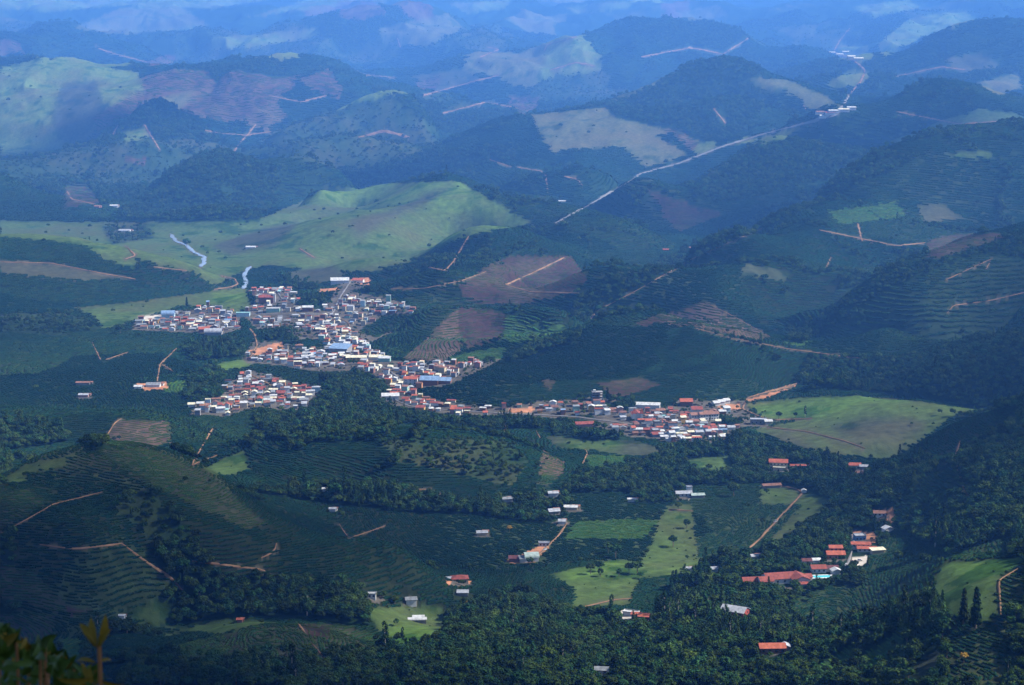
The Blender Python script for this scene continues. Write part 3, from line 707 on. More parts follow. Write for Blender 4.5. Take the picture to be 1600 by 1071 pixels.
for kind, wd, p in ROADS:
    pp = path(p); D0 = hit(*pp[0])[1]; V, F = drape(pp, wd * (0.34 if D0 < 3300 else 0.62), 0.5 + 0.0002 * D0)
    nm = 'dirt_track' if kind == 'dirt' else 'paved_road'
    if not F: continue
    tag(link(nm, quads_mesh(nm, V, F, M_DIRT if kind == 'dirt' else M_ASPH, True)), kind='structure')
for p, wd in zip(RIVER, (10, 9)):
    V, F = drape(path(p), wd, 0.9)
    tag(link('river', quads_mesh('river', V, F, M_SAND, True)), kind='structure')
#@@BUILD
# ------------------------------------------------------------------ buildings
ROOFC = {'white': (.31, .315, .315), 'grey': (.13, .14, .15), 'pale': (.21, .22, .24), 'red': (.15, .040, .030), 'orange': (.23, .062, .036), 'brown': (.10, .05, .038), 'blue': (.11, .17, .26), 'teal': (.15, .26, .26),
         'cream': (.40, .37, .27), 'maroon': (.08, .028, .028), 'rust': (.15, .075, .052), 'greygreen': (.21, .26, .235)}
WALLC = {'white': (.42, .42, .41), 'cream': (.34, .29, .21), 'grey': (.17, .165, .165), 'yellow': (.34, .21, .07), 'orange': (.29, .14, .065), 'pink': (.26, .15, .13), 'blue': (.13, .25, .42), 'red': (.19, .042, .034), 'green': (.19, .31, .25), 'brick': (.15, .075, .052), 'bluewhite': (.29, .39, .42)}
def rmat(c): return mat('roof_' + c, ROOFC[c], 0.8, 0.42, 0.35, 0.15, bump=0.03)
def wmat(c): return mat('wall_' + c, WALLC[c], 0.9, 0.18, 0.5, 0.1)
def box(V, F, x0, x1, y0, y1, z0, z1):
    b = len(V); V += [(x0, y0, z0), (x1, y0, z0), (x1, y1, z0), (x0, y1, z0), (x0, y0, z1), (x1, y0, z1), (x1, y1, z1), (x0, y1, z1)]
    F += [(b, b + 3, b + 2, b + 1), (b + 4, b + 5, b + 6, b + 7), (b, b + 1, b + 5, b + 4), (b + 1, b + 2, b + 6, b + 5), (b + 2, b + 3, b + 7, b + 6), (b + 3, b, b + 4, b + 7)]
def slab(V, F, poly, th=0.22):     # a thick roof plane from a polygon
    b = len(V); n = len(poly); V += [tuple(p) for p in poly] + [(p[0], p[1], p[2] - th) for p in poly]
    F.append(tuple(range(b, b + n))); F.append(tuple(range(b + 2 * n - 1, b + n - 1, -1)))
    for i in range(n): j = (i + 1) % n; F.append((b + i, b + n + i, b + n + j, b + j))
def wing_geo(dx, dy, ww, dd, hh, rt, over=0.7, base=-3.0, pitch=0.42):
    WV, WF, RV, RF = [], [], [], []
    x0, x1, y0, y1 = dx - ww / 2, dx + ww / 2, dy - dd / 2, dy + dd / 2
    X0, X1, Y0, Y1 = x0 - over, x1 + over, y0 - over, y1 + over
    if rt in ('gx', 'gy'):
        rise = pitch * (dd if rt == 'gx' else ww) / 2; drop = pitch * over
        box(WV, WF, x0, x1, y0, y1, base, hh)
        b = len(WV)
        if rt == 'gx':
            WV += [(x0 + .01, y0, hh), (x0 + .01, y1, hh), (x0 + .01, dy, hh + rise), (x1 - .01, y0, hh), (x1 - .01, y1, hh), (x1 - .01, dy, hh + rise)]
            slab(RV, RF, [(X0, Y0, hh - drop + .25), (X1, Y0, hh - drop + .25), (X1, dy, hh + rise + .25), (X0, dy, hh + rise + .25)])
            slab(RV, RF, [(X1, Y1, hh - drop + .25), (X0, Y1, hh - drop + .25), (X0, dy + .01, hh + rise + .25), (X1, dy + .01, hh + rise + .25)])
        else:
            WV += [(x0, y0 + .01, hh), (x1, y0 + .01, hh), (dx, y0 + .01, hh + rise), (x0, y1 - .01, hh), (x1, y1 - .01, hh), (dx, y1 - .01, hh + rise)]
            slab(RV, RF, [(X0, Y1, hh - drop + .25), (X0, Y0, hh - drop + .25), (dx, Y0, hh + rise + .25), (dx, Y1, hh + rise + .25)])
            slab(RV, RF, [(X1, Y0, hh - drop + .25), (X1, Y1, hh - drop + .25), (dx + .01, Y1, hh + rise + .25), (dx + .01, Y0, hh + rise + .25)])
        WF += [(b, b + 1, b + 2), (b + 3, b + 5, b + 4)]
    elif rt == 'hip':
        box(WV, WF, x0, x1, y0, y1, base, hh); m = min(ww, dd) / 2; rise = pitch * m; z = hh + .1; t = z + rise
        if ww >= dd: a, c = (x0 + m, dy, t), (x1 - m, dy, t)
        else: a, c = (dx, y0 + m, t), (dx, y1 - m, t)
        if ww >= dd:
            slab(RV, RF, [(X0, Y0, z), (X1, Y0, z), c, a]); slab(RV, RF, [(X1, Y1, z), (X0, Y1, z), a, c]); slab(RV, RF, [(X0, Y1, z), (X0, Y0, z), a]); slab(RV, RF, [(X1, Y0, z), (X1, Y1, z), c])
        else:
            slab(RV, RF, [(X0, Y0, z), (X1, Y0, z), a]); slab(RV, RF, [(X1, Y0, z), (X1, Y1, z), c, a]); slab(RV, RF, [(X1, Y1, z), (X0, Y1, z), c]); slab(RV, RF, [(X0, Y1, z), (X0, Y0, z), a, c])
    elif rt == 'shed':
        box(WV, WF, x0, x1, y0, y1, base, hh); slab(RV, RF, [(X0, Y0, hh + .25), (X1, Y0, hh + .25), (X1, Y1, hh + .25 + .16 * dd), (X0, Y1, hh + .25 + .16 * dd)])
        b = len(WV); WV += [(x0, y0, hh), (x0, y1, hh), (x0, y1, hh + .15 * dd), (x1, y0, hh), (x1, y1, hh), (x1, y1, hh + .15 * dd)]; WF += [(b, b + 1, b + 2), (b + 3, b + 5, b + 4), (b + 1, b + 4, b + 5, b + 2)]
    elif rt == 'arch':
        box(WV, WF, x0, x1, y0, y1, base, hh); n = 8; prev = None
        for i in range(n):
            a0 = math.pi * i / n; a1 = math.pi * (i + 1) / n; r = dd / 2 + over
            p0 = (dy - r * math.cos(a0), hh + 0.2 + 0.32 * dd * math.sin(a0)); p1 = (dy - r * math.cos(a1), hh + 0.2 + 0.32 * dd * math.sin(a1))
            slab(RV, RF, [(X0, p0[0], p0[1]), (X1, p0[0], p0[1]), (X1, p1[0], p1[1]), (X0, p1[0], p1[1])], 0.15)
    else:                               # flat slab with a parapet
        box(WV, WF, x0, x1, y0, y1, base, hh)
        box(RV, RF, x0 - .25, x1 + .25, y0 - .25, y1 + .25, hh + .003, hh + .25)
        for a in ((x0 - .25, x1 + .25, y0 - .25, y0), (x0 - .25, x1 + .25, y1, y1 + .25), (x0 - .25, x0, y0 + .002, y1 - .002), (x1, x1 + .25, y0 + .002, y1 - .002)): box(RV, RF, *a, hh + .252, hh + .8)
    return WV, WF, RV, RF
HOUSE_PX = []                       # (u0, u1, v0, v1, y): parts of the picture each building fills
BPOS = []
def note(p, ww, dd, hh):
    r = 0.5 * math.hypot(ww, dd)
    u0, v0 = project(p[0] - r * .8, p[1], p[2] + hh + 1.5); u1, v1 = project(p[0] + r * .8, p[1], p[2])
    HOUSE_PX.append((float(u0), float(u1), float(v0), float(v1), p[1])); BPOS.append((p[0], p[1], r))
def building(name, label, cat, u, v, wings, rot=0.0, wall='white', roof='red', win=(), group=None, loc=None):
    """wings: (dx, dy, width, depth, wall height, roof type[, wall colour, roof colour]); win: (wing, side, count, storey heights)"""
    p = hit(u, v) if loc is None else loc
    root = link(name, None, loc=(p[0], p[1], p[2]), rotz=math.radians(rot)); root.empty_display_size = 2
    tag(root, label, cat, group)
    for k, wg in enumerate(wings):
        dx, dy, ww, dd, hh, rt = wg[:6]; wc = wg[6] if len(wg) > 6 else wall; rc = wg[7] if len(wg) > 7 else roof
        WV, WF, RV, RF = wing_geo(dx, dy, ww, dd, hh, rt, base=-3.0 - 0.01 * k)
        wo = link('wall', quads_mesh('wall', WV, WF, wmat(wc)), root)
        link('roof', quads_mesh('roof', RV, RF, rmat(rc)), root)
        for (wi, side, cnt, hs) in win:
            if wi != k: continue
            for h0 in hs:
                for c in range(cnt):
                    if side in 'fb':
                        xx = dx + ww * ((c + 0.5) / cnt - 0.5); yy = dy + (-dd / 2 - .03 if side == 'f' else dd / 2 + .03); V, F = [], []
                        box(V, F, xx - .75, xx + .75, yy - .04, yy + .04, h0, h0 + 1.4)
                    else:
                        yy = dy + dd * ((c + 0.5) / cnt - 0.5); xx = dx + (-ww / 2 - .03 if side == 'l' else ww / 2 + .03); V, F = [], []
                        box(V, F, xx - .04, xx + .04, yy - .75, yy + .75, h0, h0 + 1.4)
                    link('window', quads_mesh('window', V, F, M_GLASS), wo)
        rr = math.radians(rot); ox = dx * math.cos(rr) - dy * math.sin(rr); oy = dx * math.sin(rr) + dy * math.cos(rr)
        note((p[0] + ox, p[1] + oy, p[2]), ww, dd, hh)
    return root
B = building
# the hamlet at the foot of the right hill
B('country_house', 'large white house with several red tiled roofs among trees, lower right', 'house', 1226, 912, [(-3, 6, 22, 14, 4.2, 'gx'), (11, -1, 13, 15, 4.6, 'gy'), (-15, 2, 10, 11, 3.6, 'gx'), (18, 5, 9, 8, 3.4, 'gx'), (11, -11, 7, 4, 2.6, 'shed')], 12, 'white', 'red', [(1, 'f', 4, (1.4,)), (1, 'r', 3, (1.4,)), (0, 'f', 4, (1.4,))])
B('outbuilding', 'low red roofed outbuilding left of the large white house', 'house', 1172, 912, [(0, 0, 12, 9, 3.2, 'gx')], 8, 'brick', 'red')
B('orange_house', 'two storey orange house with red tiled roofs by the paved lane', 'house', 1305, 872, [(0, 0, 14, 9, 4, 'gx'), (1, 6, 10, 7, 7.4, 'gx')], 0, 'orange', 'orange', [(0, 'f', 3, (1.2,)), (1, 'f', 3, (5.4,))])
B('courtyard_house', 'long white house with two red roofs beside the grey court', 'house', 1346, 861, [(0, 6, 15, 6, 4.6, 'gx'), (4, -1, 15, 6, 3, 'gx')], -4, 'white', 'orange', [(0, 'f', 4, (2.6,)), (1, 'f', 4, (1.0,))])
B('canopy', 'pale cream canopy at the right end of the courtyard house', 'canopy', 1371, 864, [(0, 0, 11, 5, 2.8, 'shed')], 14, 'cream', 'cream')
B('blue_house', 'bright blue house on bare red soil above the courtyard', 'house', 1343, 844, [(0, 0, 9, 8, 4.2, 'flat')], 5, 'blue', 'pale', [(0, 'f', 3, (1.3,))])
B('pool_house', 'red roofed house behind the turquoise swimming pool', 'house', 1278, 893, [(0, 0, 11, 9, 3.4, 'gx'), (11, 1, 9, 6, 3, 'gx', 'white', 'maroon')], 4, 'white', 'red', [(0, 'f', 3, (1.1,))])
B('pool_pavilion', 'small white pavilion right of the turquoise swimming pool', 'pavilion', 1306, 897, [(0, 0, 7, 6, 3.2, 'gy')], 10, 'white', 'white')
B('small_house', 'small maroon roofed house behind the pool house', 'house', 1260, 881, [(0, 0, 7, 6, 3, 'gx'), (8, 2, 6, 5, 2.8, 'gx', 'white', 'white')], 5, 'white', 'maroon')
B('white_cottage', 'white cottage with rounded front at the wood edge, right', 'house', 1387, 831, [(0, 0, 8, 6, 3.2, 'gy')], 20, 'white', 'white')
B('farm_cottage', 'white cottage with dark windows on red soil on the right slope', 'house', 1374, 806, [(0, 0, 10, 7, 3, 'gx')], -6, 'white', 'rust', [(0, 'f', 3, (1.0,))])
B('red_house', 'dark red two storey house with grey gable roof in the woods', 'house', 1148, 966, [(0, 0, 17, 12, 6.5, 'gx')], -28, 'red', 'pale', [(0, 'r', 2, (1.2, 4.2)), (0, 'f', 4, (1.2, 4.2))])
B('bright_roof_house', 'house with bright red roof in the forest at the bottom right', 'house', 1206, 1018, [(0, 0, 16, 9, 3.6, 'gx', 'brick', 'orange'), (9, 2, 5, 7, 3.2, 'gy', 'grey', 'pale')], 2, 'brick', 'orange', [(0, 'f', 4, (1.0,))])
B('wood_cottage', 'small grey roofed cottage in the forest at the bottom', 'house', 940, 1052, [(0, 0, 8, 6, 3, 'gx')], -6, 'white', 'grey', [(0, 'f', 2, (1.0,))])
B('red_pavilion', 'red roofed pavilion beside the pale yard, bottom centre', 'pavilion', 1008, 968, [(0, 0, 9, 8, 3.2, 'hip'), (-7, 3, 6, 5, 3, 'gx')], -12, 'brick', 'orange')
B('yard_wall', 'white garden house on the pale yard left of the red pavilion', 'house', 986, 962, [(0, 0, 11, 5, 2.8, 'flat')], -22, 'white', 'white')
B('middle_farmhouse', 'farmhouse with dark red hip roof alone among coffee rows', 'house', 718, 909, [(0, 0, 13, 10, 3.4, 'hip'), (-9, -2, 7, 6, 2.8, 'shed', 'white', 'pale')], 6, 'cream', 'red', [(0, 'f', 3, (1.0,))])
B('white_cabin', 'tiny white cabin on an earth mound at lower centre left', 'house', 581, 934, [(0, 0, 6, 5, 3.2, 'flat')], 0, 'white', 'white', [(0, 'f', 2, (1.2,))])
B('grey_cabin', 'small grey roofed cabin right of the tiny white cabin', 'house', 642, 941, [(0, 0, 8, 6, 2.8, 'gx')], 10, 'white', 'grey')
B('low_shed', 'low pale shed below the red farmhouse in the coffee rows', 'shed', 723, 930, [(0, 0, 8, 5, 2.4, 'shed')], 0, 'grey', 'pale')
B('greenhouse', 'low silvery greenhouse on the pasture at lower centre left', 'shed', 652, 972, [(0, 0, 13, 4, 2.0, 'arch'), (1, 6, 8, 4, 1.8, 'arch')], 4, 'grey', 'white')
B('farm_barn', 'pale arched barn at the bend of the farm yard', 'barn', 830, 876, [(0, 0, 11, 10, 3.6, 'arch'), (-7, -2, 6, 7, 3, 'shed', 'white', 'grey')], 8, 'white', 'greygreen')
B('farm_store', 'dark maroon roofed store at the left end of the farm yard', 'shed', 804, 877, [(0, 0, 9, 6, 2.8, 'shed')], 0, 'brick', 'maroon')
B('farm_long_shed', 'pale long shed at the upper end of the farm yard', 'shed', 850, 853, [(0, 0, 9, 5, 2.8, 'flat')], 0, 'white', 'pale', [(0, 'f', 3, (0.8,))])
B('tank_house', 'white house with a raised water tank beside the big coffee field', 'house', 1068, 775, [(0, 0, 15, 8, 3.2, 'gx'), (6, 3, 5, 5, 8, 'flat')], 6, 'white', 'pale', [(0, 'f', 4, (0.9,))])
B('field_shed', 'pale open shed right of the house with the raised tank', 'shed', 1090, 777, [(0, 0, 12, 6, 2.6, 'gx')], 8, 'grey', 'greygreen')
B('pink_shed', 'long pinkish shed on the pasture above the diagonal track', 'shed', 1205, 762, [(0, 0, 18, 6, 2.8, 'gx')], 12, 'grey', 'rust')
B('track_cabin', 'tiny white cabin at the bend of the diagonal track', 'house', 1256, 770, [(0, 0, 4, 4, 2.6, 'gy')], 0, 'white', 'white')
B('villa', 'two storey cream villa with red roof at the pasture foot', 'house', 1216, 732, [(0, 0, 18, 11, 7.2, 'gx'), (1, -9, 12, 5, 3, 'flat', 'cream', 'cream')], -8, 'cream', 'orange', [(0, 'f', 5, (1.2, 4.6)), (0, 'l', 2, (1.2, 4.6))])
B('walled_court', 'low orange walled court right of the cream villa', 'wall', 1252, 731, [(0, 0, 22, 7, 2.2, 'flat')], 0, 'cream', 'orange')
B('roadside_house', 'red roofed house below the pasture dome beside a pale lane', 'house', 1335, 731, [(0, 0, 12, 8, 3.4, 'gx'), (9, -4, 8, 6, 3, 'gx', 'grey', 'pale')], -6, 'white', 'orange')
B('roadside_shed', 'small orange shed just below the red roofed roadside house', 'shed', 1343, 743, [(0, 0, 9, 5, 2.6, 'shed')], 5, 'pink', 'rust')
for lab, u, v, ww, dd, rc, wc, r in (
  ('white walled farmhouse below the wooded slope, left of the farm lane', 793, 783, 13, 7, 'grey', 'white', 12), ('pale roofed house with white gable above the farm lane', 864, 774, 12, 7, 'pale', 'white', 8),
  ('broad grey roofed farmhouse near the head of the farm lane', 865, 802, 13, 9, 'pale', 'grey', 14), ('long pale roofed row house above the head of the farm lane', 892, 796, 16, 7, 'white', 'cream', -4),
  ('small white house with steep gable right beside the farm lane', 878, 818, 8, 7, 'pale', 'white', 0), ('low farmhouse with pale front left of the dark coffee field', 753, 836, 12, 7, 'pale', 'cream', 6),
  ('tiny white shed above the coffee rows at centre left', 509, 768, 8, 5, 'white', 'white', 0), ('tiny pale shed below the other one at centre left', 520, 799, 8, 5, 'pale', 'white', 0),
  ('tiny pale house among trees left of the orange track bend', 1077, 893, 7, 6, 'pale', 'white', 0), ('tiny white house right of the orange track bend', 1116, 893, 7, 6, 'pale', 'bluewhite', 8),
  ('long white roofed shed at the top of the dark field', 988, 784, 11, 4, 'white', 'white', -4), ('white farm shed in the coffee land at the left edge', 131, 620, 15, 7, 'pale', 'pink', 0),
  ('grey roofed farm hall on bare soil, left of the woods', 240, 604, 22, 12, 'grey', 'white', 0), ('white farm shed left of the grey roofed farm hall', 216, 607, 12, 7, 'white', 'white', 6),
  ('low pale shed on the terrace near the left edge', 130, 601, 22, 6, 'rust', 'grey', 2), ('white farmstead on the far flat pasture at left', 195, 362, 34, 14, 'pale', 'white', 0),
  ('small white farm on the pasture foot near the river', 392, 388, 26, 10, 'white', 'white', 0), ('white farmhouse at the foot of the brown far field', 178, 323, 26, 12, 'white', 'white', 8), ('orange walled shed near the brown far field', 152, 324, 18, 12, 'rust', 'pink', 0),
  ('long white barn in the coffee valley under the khaki field', 878, 316, 24, 10, 'white', 'cream', 0), ('tiny red roofed shed above the lower left coffee rows', 375, 973, 5, 4, 'orange', 'brick', 0),
  ('tiny white shed in the trees at the lower left', 191, 967, 5, 3, 'white', 'white', 0), ('small white roofed hut on the ridge right of the town', 1080, 389, 12, 8, 'rust', 'pink', 0), ('little orange hut on the wooded spur', 1040, 392, 14, 8, 'orange', 'brick', 0),
  ('white roofed house right of the pool lane in the woods', 1180, 873, 10, 6, 'pale', 'white', 10)):
    B('farmhouse', lab, 'house', u, v, [(0, 0, ww * .74, dd * .85, 2.7, 'gx'), (ww * .3, dd * .62, ww * .4, dd * .5, 2.5, 'gx', wc, 'rust')], r, wc, rc)
# far hamlets in the hills
for i, (u, v, ww, rc, side) in enumerate(((1283, 178, 34, 'rust', 'a'), (1297, 179, 30, 'orange', 'b'), (1302, 176, 32, 'white', 'c'), (1318, 174, 34, 'cream', 'd'), (1330, 171, 28, 'white', 'e'), (1288, 184, 30, 'white', 'f'))):
    B('hamlet_house', ['rust roofed house at the left end of the far highway hamlet', 'orange roofed house in the far highway hamlet', 'white roofed house in the middle of the far highway hamlet', 'cream roofed hall in the far highway hamlet', 'white roofed house at the right end of the far highway hamlet', 'white shed below the far highway hamlet'][i], 'house', u, v, [(0, 0, ww, 14, 6, 'gx')], 6, 'white', rc, group='houses of the far hamlet on the highway')
for i, (u, v, ww) in enumerate(((1300, 84, 40), (1312, 87, 44), (1322, 83, 50), (1330, 91, 36), (1341, 94, 46))):
    B('hamlet_house', 'pale house of the highest far hamlet, ' + ['leftmost', 'second from left', 'third from left', 'fourth from left', 'rightmost'][i], 'house', u, v, [(0, 0, ww, 20, 8, 'gx')], 4, 'cream', 'cream', group='houses of the highest far hamlet')
# landmarks of the town
ch = B('church', 'church with big red roof and white bell front, upper left town', 'church', 416, 473, [(0, 0, 22, 14, 9, 'gx', 'brick', 'red'), (12.5, 0, 4, 9, 13, 'flat', 'white', 'white')], 4, 'white', 'red')
B('market_hall', 'wide white roofed hall at the top of the town', 'hall', 531, 443, [(0, 0, 30, 18, 6, 'gx')], 6, 'white', 'white')
B('orange_hall', 'orange roofed building at the end of the top road', 'house', 560, 442, [(0, 0, 18, 12, 5, 'gx')], -8, 'white', 'orange')
B('sports_hall', 'arched blue grey hall beside the pale yard, left town', 'hall', 263, 496, [(0, 0, 19, 16, 5, 'arch')], 5, 'bluewhite', 'blue')
B('red_roof_hall', 'bright red roofed hall at the lower edge of left town', 'hall', 319, 519, [(0, 0, 15, 12, 5, 'gx')], 8, 'brick', 'orange')
B('grey_warehouse', 'broad grey warehouse right of the red hall in left town', 'warehouse', 334, 523, [(0, 0, 24, 14, 4, 'arch')], 0, 'grey', 'pale')
B('bus_hall', 'broad pale blue roof beside the main street', 'hall', 532, 550, [(0, 0, 26, 22, 6, 'shed')], -14, 'grey', 'blue')
B('yellow_school', 'long yellow building beside the main street', 'school', 557, 565, [(0, 0, 26, 10, 6, 'gx')], 3, 'yellow', 'cream', [(0, 'f', 6, (1.2, 3.8))])
B('white_shop', 'cream white roofed shop right of the yellow building', 'shop', 588, 562, [(0, 0, 17, 10, 4, 'gx')], -5, 'white', 'cream')
B('green_shop', 'pale green walled shop with white roof above main street', 'shop', 601, 565, [(0, 0, 15, 9, 5, 'gx')], -5, 'green', 'white')
B('blue_hall', 'large blue grey roofed hall in the lower main town', 'hall', 678, 600, [(-5, 0, 22, 18, 6, 'gx'), (14, 2, 14, 14, 5, 'gx')], -6, 'brick', 'blue')
B('corner_house', 'white walled house with red roof at the street bend', 'house', 642, 600, [(0, 0, 16, 11, 7, 'gx')], -4, 'white', 'orange', [(0, 'f', 3, (1.2, 4.2))])
B('white_villa', 'wide white roofed villa at the foot of the main street', 'house', 610, 624, [(0, 0, 20, 12, 5, 'gx'), (4, 9, 8, 7, 6, 'gx', 'white', 'orange')], 4, 'white', 'white')
B('green_tower', 'tall pale green apartment block in upper right town', 'building', 607, 473, [(0, 0, 7, 8, 11, 'flat')], 0, 'green', 'white')
B('pale_tower', 'tall pale block left of the green apartment block', 'building', 567, 479, [(0, 0, 7, 8, 9, 'flat')], 0, 'bluewhite', 'white')
ut = B('concrete_frame', 'unfinished grey concrete frame building above the lower town', 'building', 933, 625, [(0, 0, 12.5, 9, 0.6, 'flat', 'grey', 'grey')], 4, 'grey', 'grey')
note(hit(933, 625), 12.5, 9, 10)
for i in range(4):
    for j in (-1, 1):
        V, F = [], []; x = -5.9 + i * 3.93; box(V, F, x - .35, x + .35, j * 4.1 - .35, j * 4.1 + .35, 0.8, 9.6); link('column', quads_mesh('column', V, F, wmat('grey')), ut)
for z in (3.9, 6.9, 9.6):
    V, F = [], []; box(V, F, -6.3, 6.3, -4.6, 4.6, z, z + .3); link('floor_slab', quads_mesh('floor_slab', V, F, wmat('grey')), ut)
V, F = [], []; box(V, F, -5.4, 5.4, 3.2, 3.4, 0.9, 9.5); link('back_wall', quads_mesh('back_wall', V, F, wmat('brick')), ut)
V, F = [], []; box(V, F, -4.5, -1.8, -1.5, 1.5, 9.9, 12); link('water_tank', quads_mesh('water_tank', V, F, wmat('white')), ut)
ch2 = B('twin_spire_church', 'church with two red spires in the lower right town', 'church', 996, 656, [(0, 6, 11, 18, 6, 'gy', 'white', 'red')], 4, 'white', 'red')
for sx in (-1, 1):
    V, F = [], []; box(V, F, sx * 4.2 - 1.5, sx * 4.2 + 1.5, -5.5, -2.5, -2, 8); t_ = link('tower', quads_mesh('tower', V, F, wmat('white')), ch2)
    V = [(sx * 4.2 - 1.9, -5.9, 8.0), (sx * 4.2 + 1.9, -5.9, 8.0), (sx * 4.2 + 1.9, -2.1, 8.0), (sx * 4.2 - 1.9, -2.1, 8.0), (sx * 4.2, -4, 15)]
    link('spire', quads_mesh('spire', V, [(0, 1, 4), (1, 2, 4), (2, 3, 4), (3, 0, 4), (3, 2, 1, 0)], rmat('orange')), t_)
B('white_school', 'large two storey white school with rows of windows, lower right town', 'school', 1100, 656, [(5, 0, 22, 9, 7, 'gx', 'white', 'rust'), (-11, 2, 9, 9, 6.5, 'gx', 'white', 'rust')], 14, 'white', 'rust', [(0, 'f', 7, (1.2, 4.4)), (1, 'f', 3, (3.6,))])
B('white_hall', 'long low white roof at the edge of the woods, lower right town', 'hall', 1012, 637, [(0, 0, 28, 10, 4, 'gx')], -8, 'white', 'white')
B('red_barn', 'wide red roof among trees above the lower right town', 'house', 1072, 633, [(0, 0, 14, 12, 5, 'gx')], 0, 'brick', 'orange')
B('dark_red_house', 'dark red roofed house left of the white school', 'house', 1088, 648, [(0, 0, 12, 12, 7, 'gx')], 4, 'white', 'red')
B('long_red_hall', 'long red roofed hall in the clearing left of lower right town', 'hall', 913, 667, [(0, 0, 20, 9, 4, 'gx')], 10, 'pink', 'red')
for i, (u, v) in enumerate(((1118, 633), (1126, 631), (1134, 629))):
    B('terrace_cottage', ['leftmost', 'middle', 'rightmost'][i] + ' of three white cottages by the orange yard', 'house', u, v, [(0, 0, 7, 8, 3.2, 'gx')], 20, 'white', 'white', group='white cottages by the orange yard')
B('edge_house', 'grey house at the right end of town on the pasture', 'house', 1185, 662, [(0, 0, 18, 9, 5, 'flat', 'grey', 'pale')], -6, 'grey', 'pale', [(0, 'f', 4, (1.2,))])
B('edge_cottage', 'small pale roofed cottage standing alone on the pasture edge', 'house', 1200, 662, [(0, 0, 8, 7, 3.2, 'gx')], 6, 'cream', 'white')
B('teal_hall', 'teal and white walled building below the church', 'house', 427, 487, [(0, 0, 20, 12, 5, 'flat')], 2, 'green', 'white')
B('teal_house', 'pale teal house left of the teal and white building', 'house', 380, 494, [(0, 0, 20, 12, 5, 'flat')], 2, 'bluewhite', 'teal')
B('brown_block', 'reddish walled block with white roof left of the main street', 'house', 481, 486, [(0, 0, 16, 10, 6, 'gx')], 3, 'brick', 'white')

# swimming pool: basin rim, water
pl = hit(1284, 902); pr = link('swimming_pool', None, loc=pl, rotz=0.1)
tag(pr, 'turquoise swimming pool with white paved rim in the right hamlet', 'pool')
V, F = [], []
for a in ((-9, 9, -4.5, -3), (-9, 9, 3, 4.5), (-9, -7, -2.998, 2.998), (7, 9, -2.998, 2.998)): box(V, F, *a, -2.5, 0.6)
link('rim', quads_mesh('rim', V, F, wmat('white')), pr)
V, F = [], []; box(V, F, -6.99, 6.99, -2.99, 2.99, -2, 0.4); link('water', quads_mesh('water', V, F, mat('pool_water', (.06, .36, .40), 0.15, 0.08, 0.6, 0.5)), pr)
note(pl, 18, 9, 0.8)

# the rest of the town: street blocks of small houses
TOWN = [
 ('left town', 4, '212,514 222,502 262,497 300,486 330,480 372,492 374,512 345,520 300,518'),
 ('church quarter', 3, '395,455 450,453 462,470 470,482 470,500 440,512 400,508 382,494 402,476'),
 ('upper right town', -6, '540,462 600,468 642,482 636,490 600,490 560,512 548,500 525,495 530,470'),
 ('town centre', 2, '470,484 515,474 528,490 555,515 545,532 505,528 470,515 450,512 470,500'),
 ('main street middle', -12, '496,514 520,508 545,522 575,540 604,560 590,568 545,552 500,536'),
 ('mid town rows', 5, '390,556 420,545 480,548 520,545 545,556 540,575 480,577 440,570 395,566'),
 ('lower left town', 6, '356,606 388,584 430,592 470,606 498,604 496,614 478,634 440,638 405,634 352,648 304,645 308,634 348,624'),
 ('lower main street quarter', -12, '560,562 600,570 655,570 735,570 778,562 740,578 690,600 655,604 640,620 620,622 600,618 612,604 592,590 560,575'),
 ('lower street end', -6, '622,626 650,622 700,632 776,640 772,649 700,646 640,640'),
 ('valley road strip', 3, '792,640 840,634 920,632 940,628 985,640 985,650 930,648 860,650 795,646'),
 ('lower right town', 6, '960,645 1040,642 1065,648 1110,640 1145,655 1150,664 1130,688 1060,689 985,680 945,668 985,660'),
]
def inpoly(P, u, v):
    P = np.array(P); n = len(P); r = False
    for i in range(n):
        x0, y0 = P[i]; x1, y1 = P[(i + 1) % n]
        if (y0 > v) != (y1 > v) and u < (x1 - x0) * (v - y0) / (y1 - y0) + x0: r = not r
    return r
LOTS = []
bp = np.array(BPOS)
for name, rot, ps in TOWN:
    P = path(ps); hs = np.array([hit(u, v) for u, v in P]); x0, y0 = hs[:, :2].min(0); x1, y1 = hs[:, :2].max(0)
    c = math.cos(math.radians(rot)); s_ = math.sin(math.radians(rot)); cx, cy = (x0 + x1) / 2, (y0 + y1) / 2; R = math.hypot(x1 - x0, y1 - y0) / 2 + 20
    far_k = cy / 2400.0
    for iy in np.arange(-R, R, 14.0 * far_k):
        for ix in np.arange(-R, R, 9.0 * far_k):
            gx = ix + random.uniform(-2.2, 2.2); gy = iy + random.uniform(-4.5, 4.5)
            x = cx + gx * c - gy * s_; y = cy + gx * s_ + gy * c
            z = float(gz(x, y)); u, v = project(x, y, z); u = float(u); v = float(v)
            if not inpoly(P, u + random.gauss(0, 6), v + random.gauss(0, 2.5)) or not (0 <= u < 1600) or random.random() < 0.20: continue
            if CI[int(v), int(u)] in (ID['road'], ID['wood'], ID['yard'], ID['soil']): continue
            if (np.hypot(bp[:, 0] - x, bp[:, 1] - y) < bp[:, 2] + 4.5).any(): continue
            LOTS.append((name, rot, x, y, z, u, v))
print('town lots', len(LOTS))
def rpick(pairs): return random.choices([p[0] for p in pairs], [p[1] for p in pairs])[0]
HMESH = {}
def house_meshes(ww, dd, hh, rt, wc, rc):
    k = (ww, dd, hh, rt, wc, rc)
    if k not in HMESH:
        WV, WF, RV, RF = wing_geo(0, 0, ww, dd, hh, rt, 0.5, -2.5, 0.36)
        HMESH[k] = (quads_mesh('wall', WV, WF, wmat(wc)), quads_mesh('roof', RV, RF, rmat(rc)), (WV, WF, RV, RF))
    return HMESH[k]
specs = []
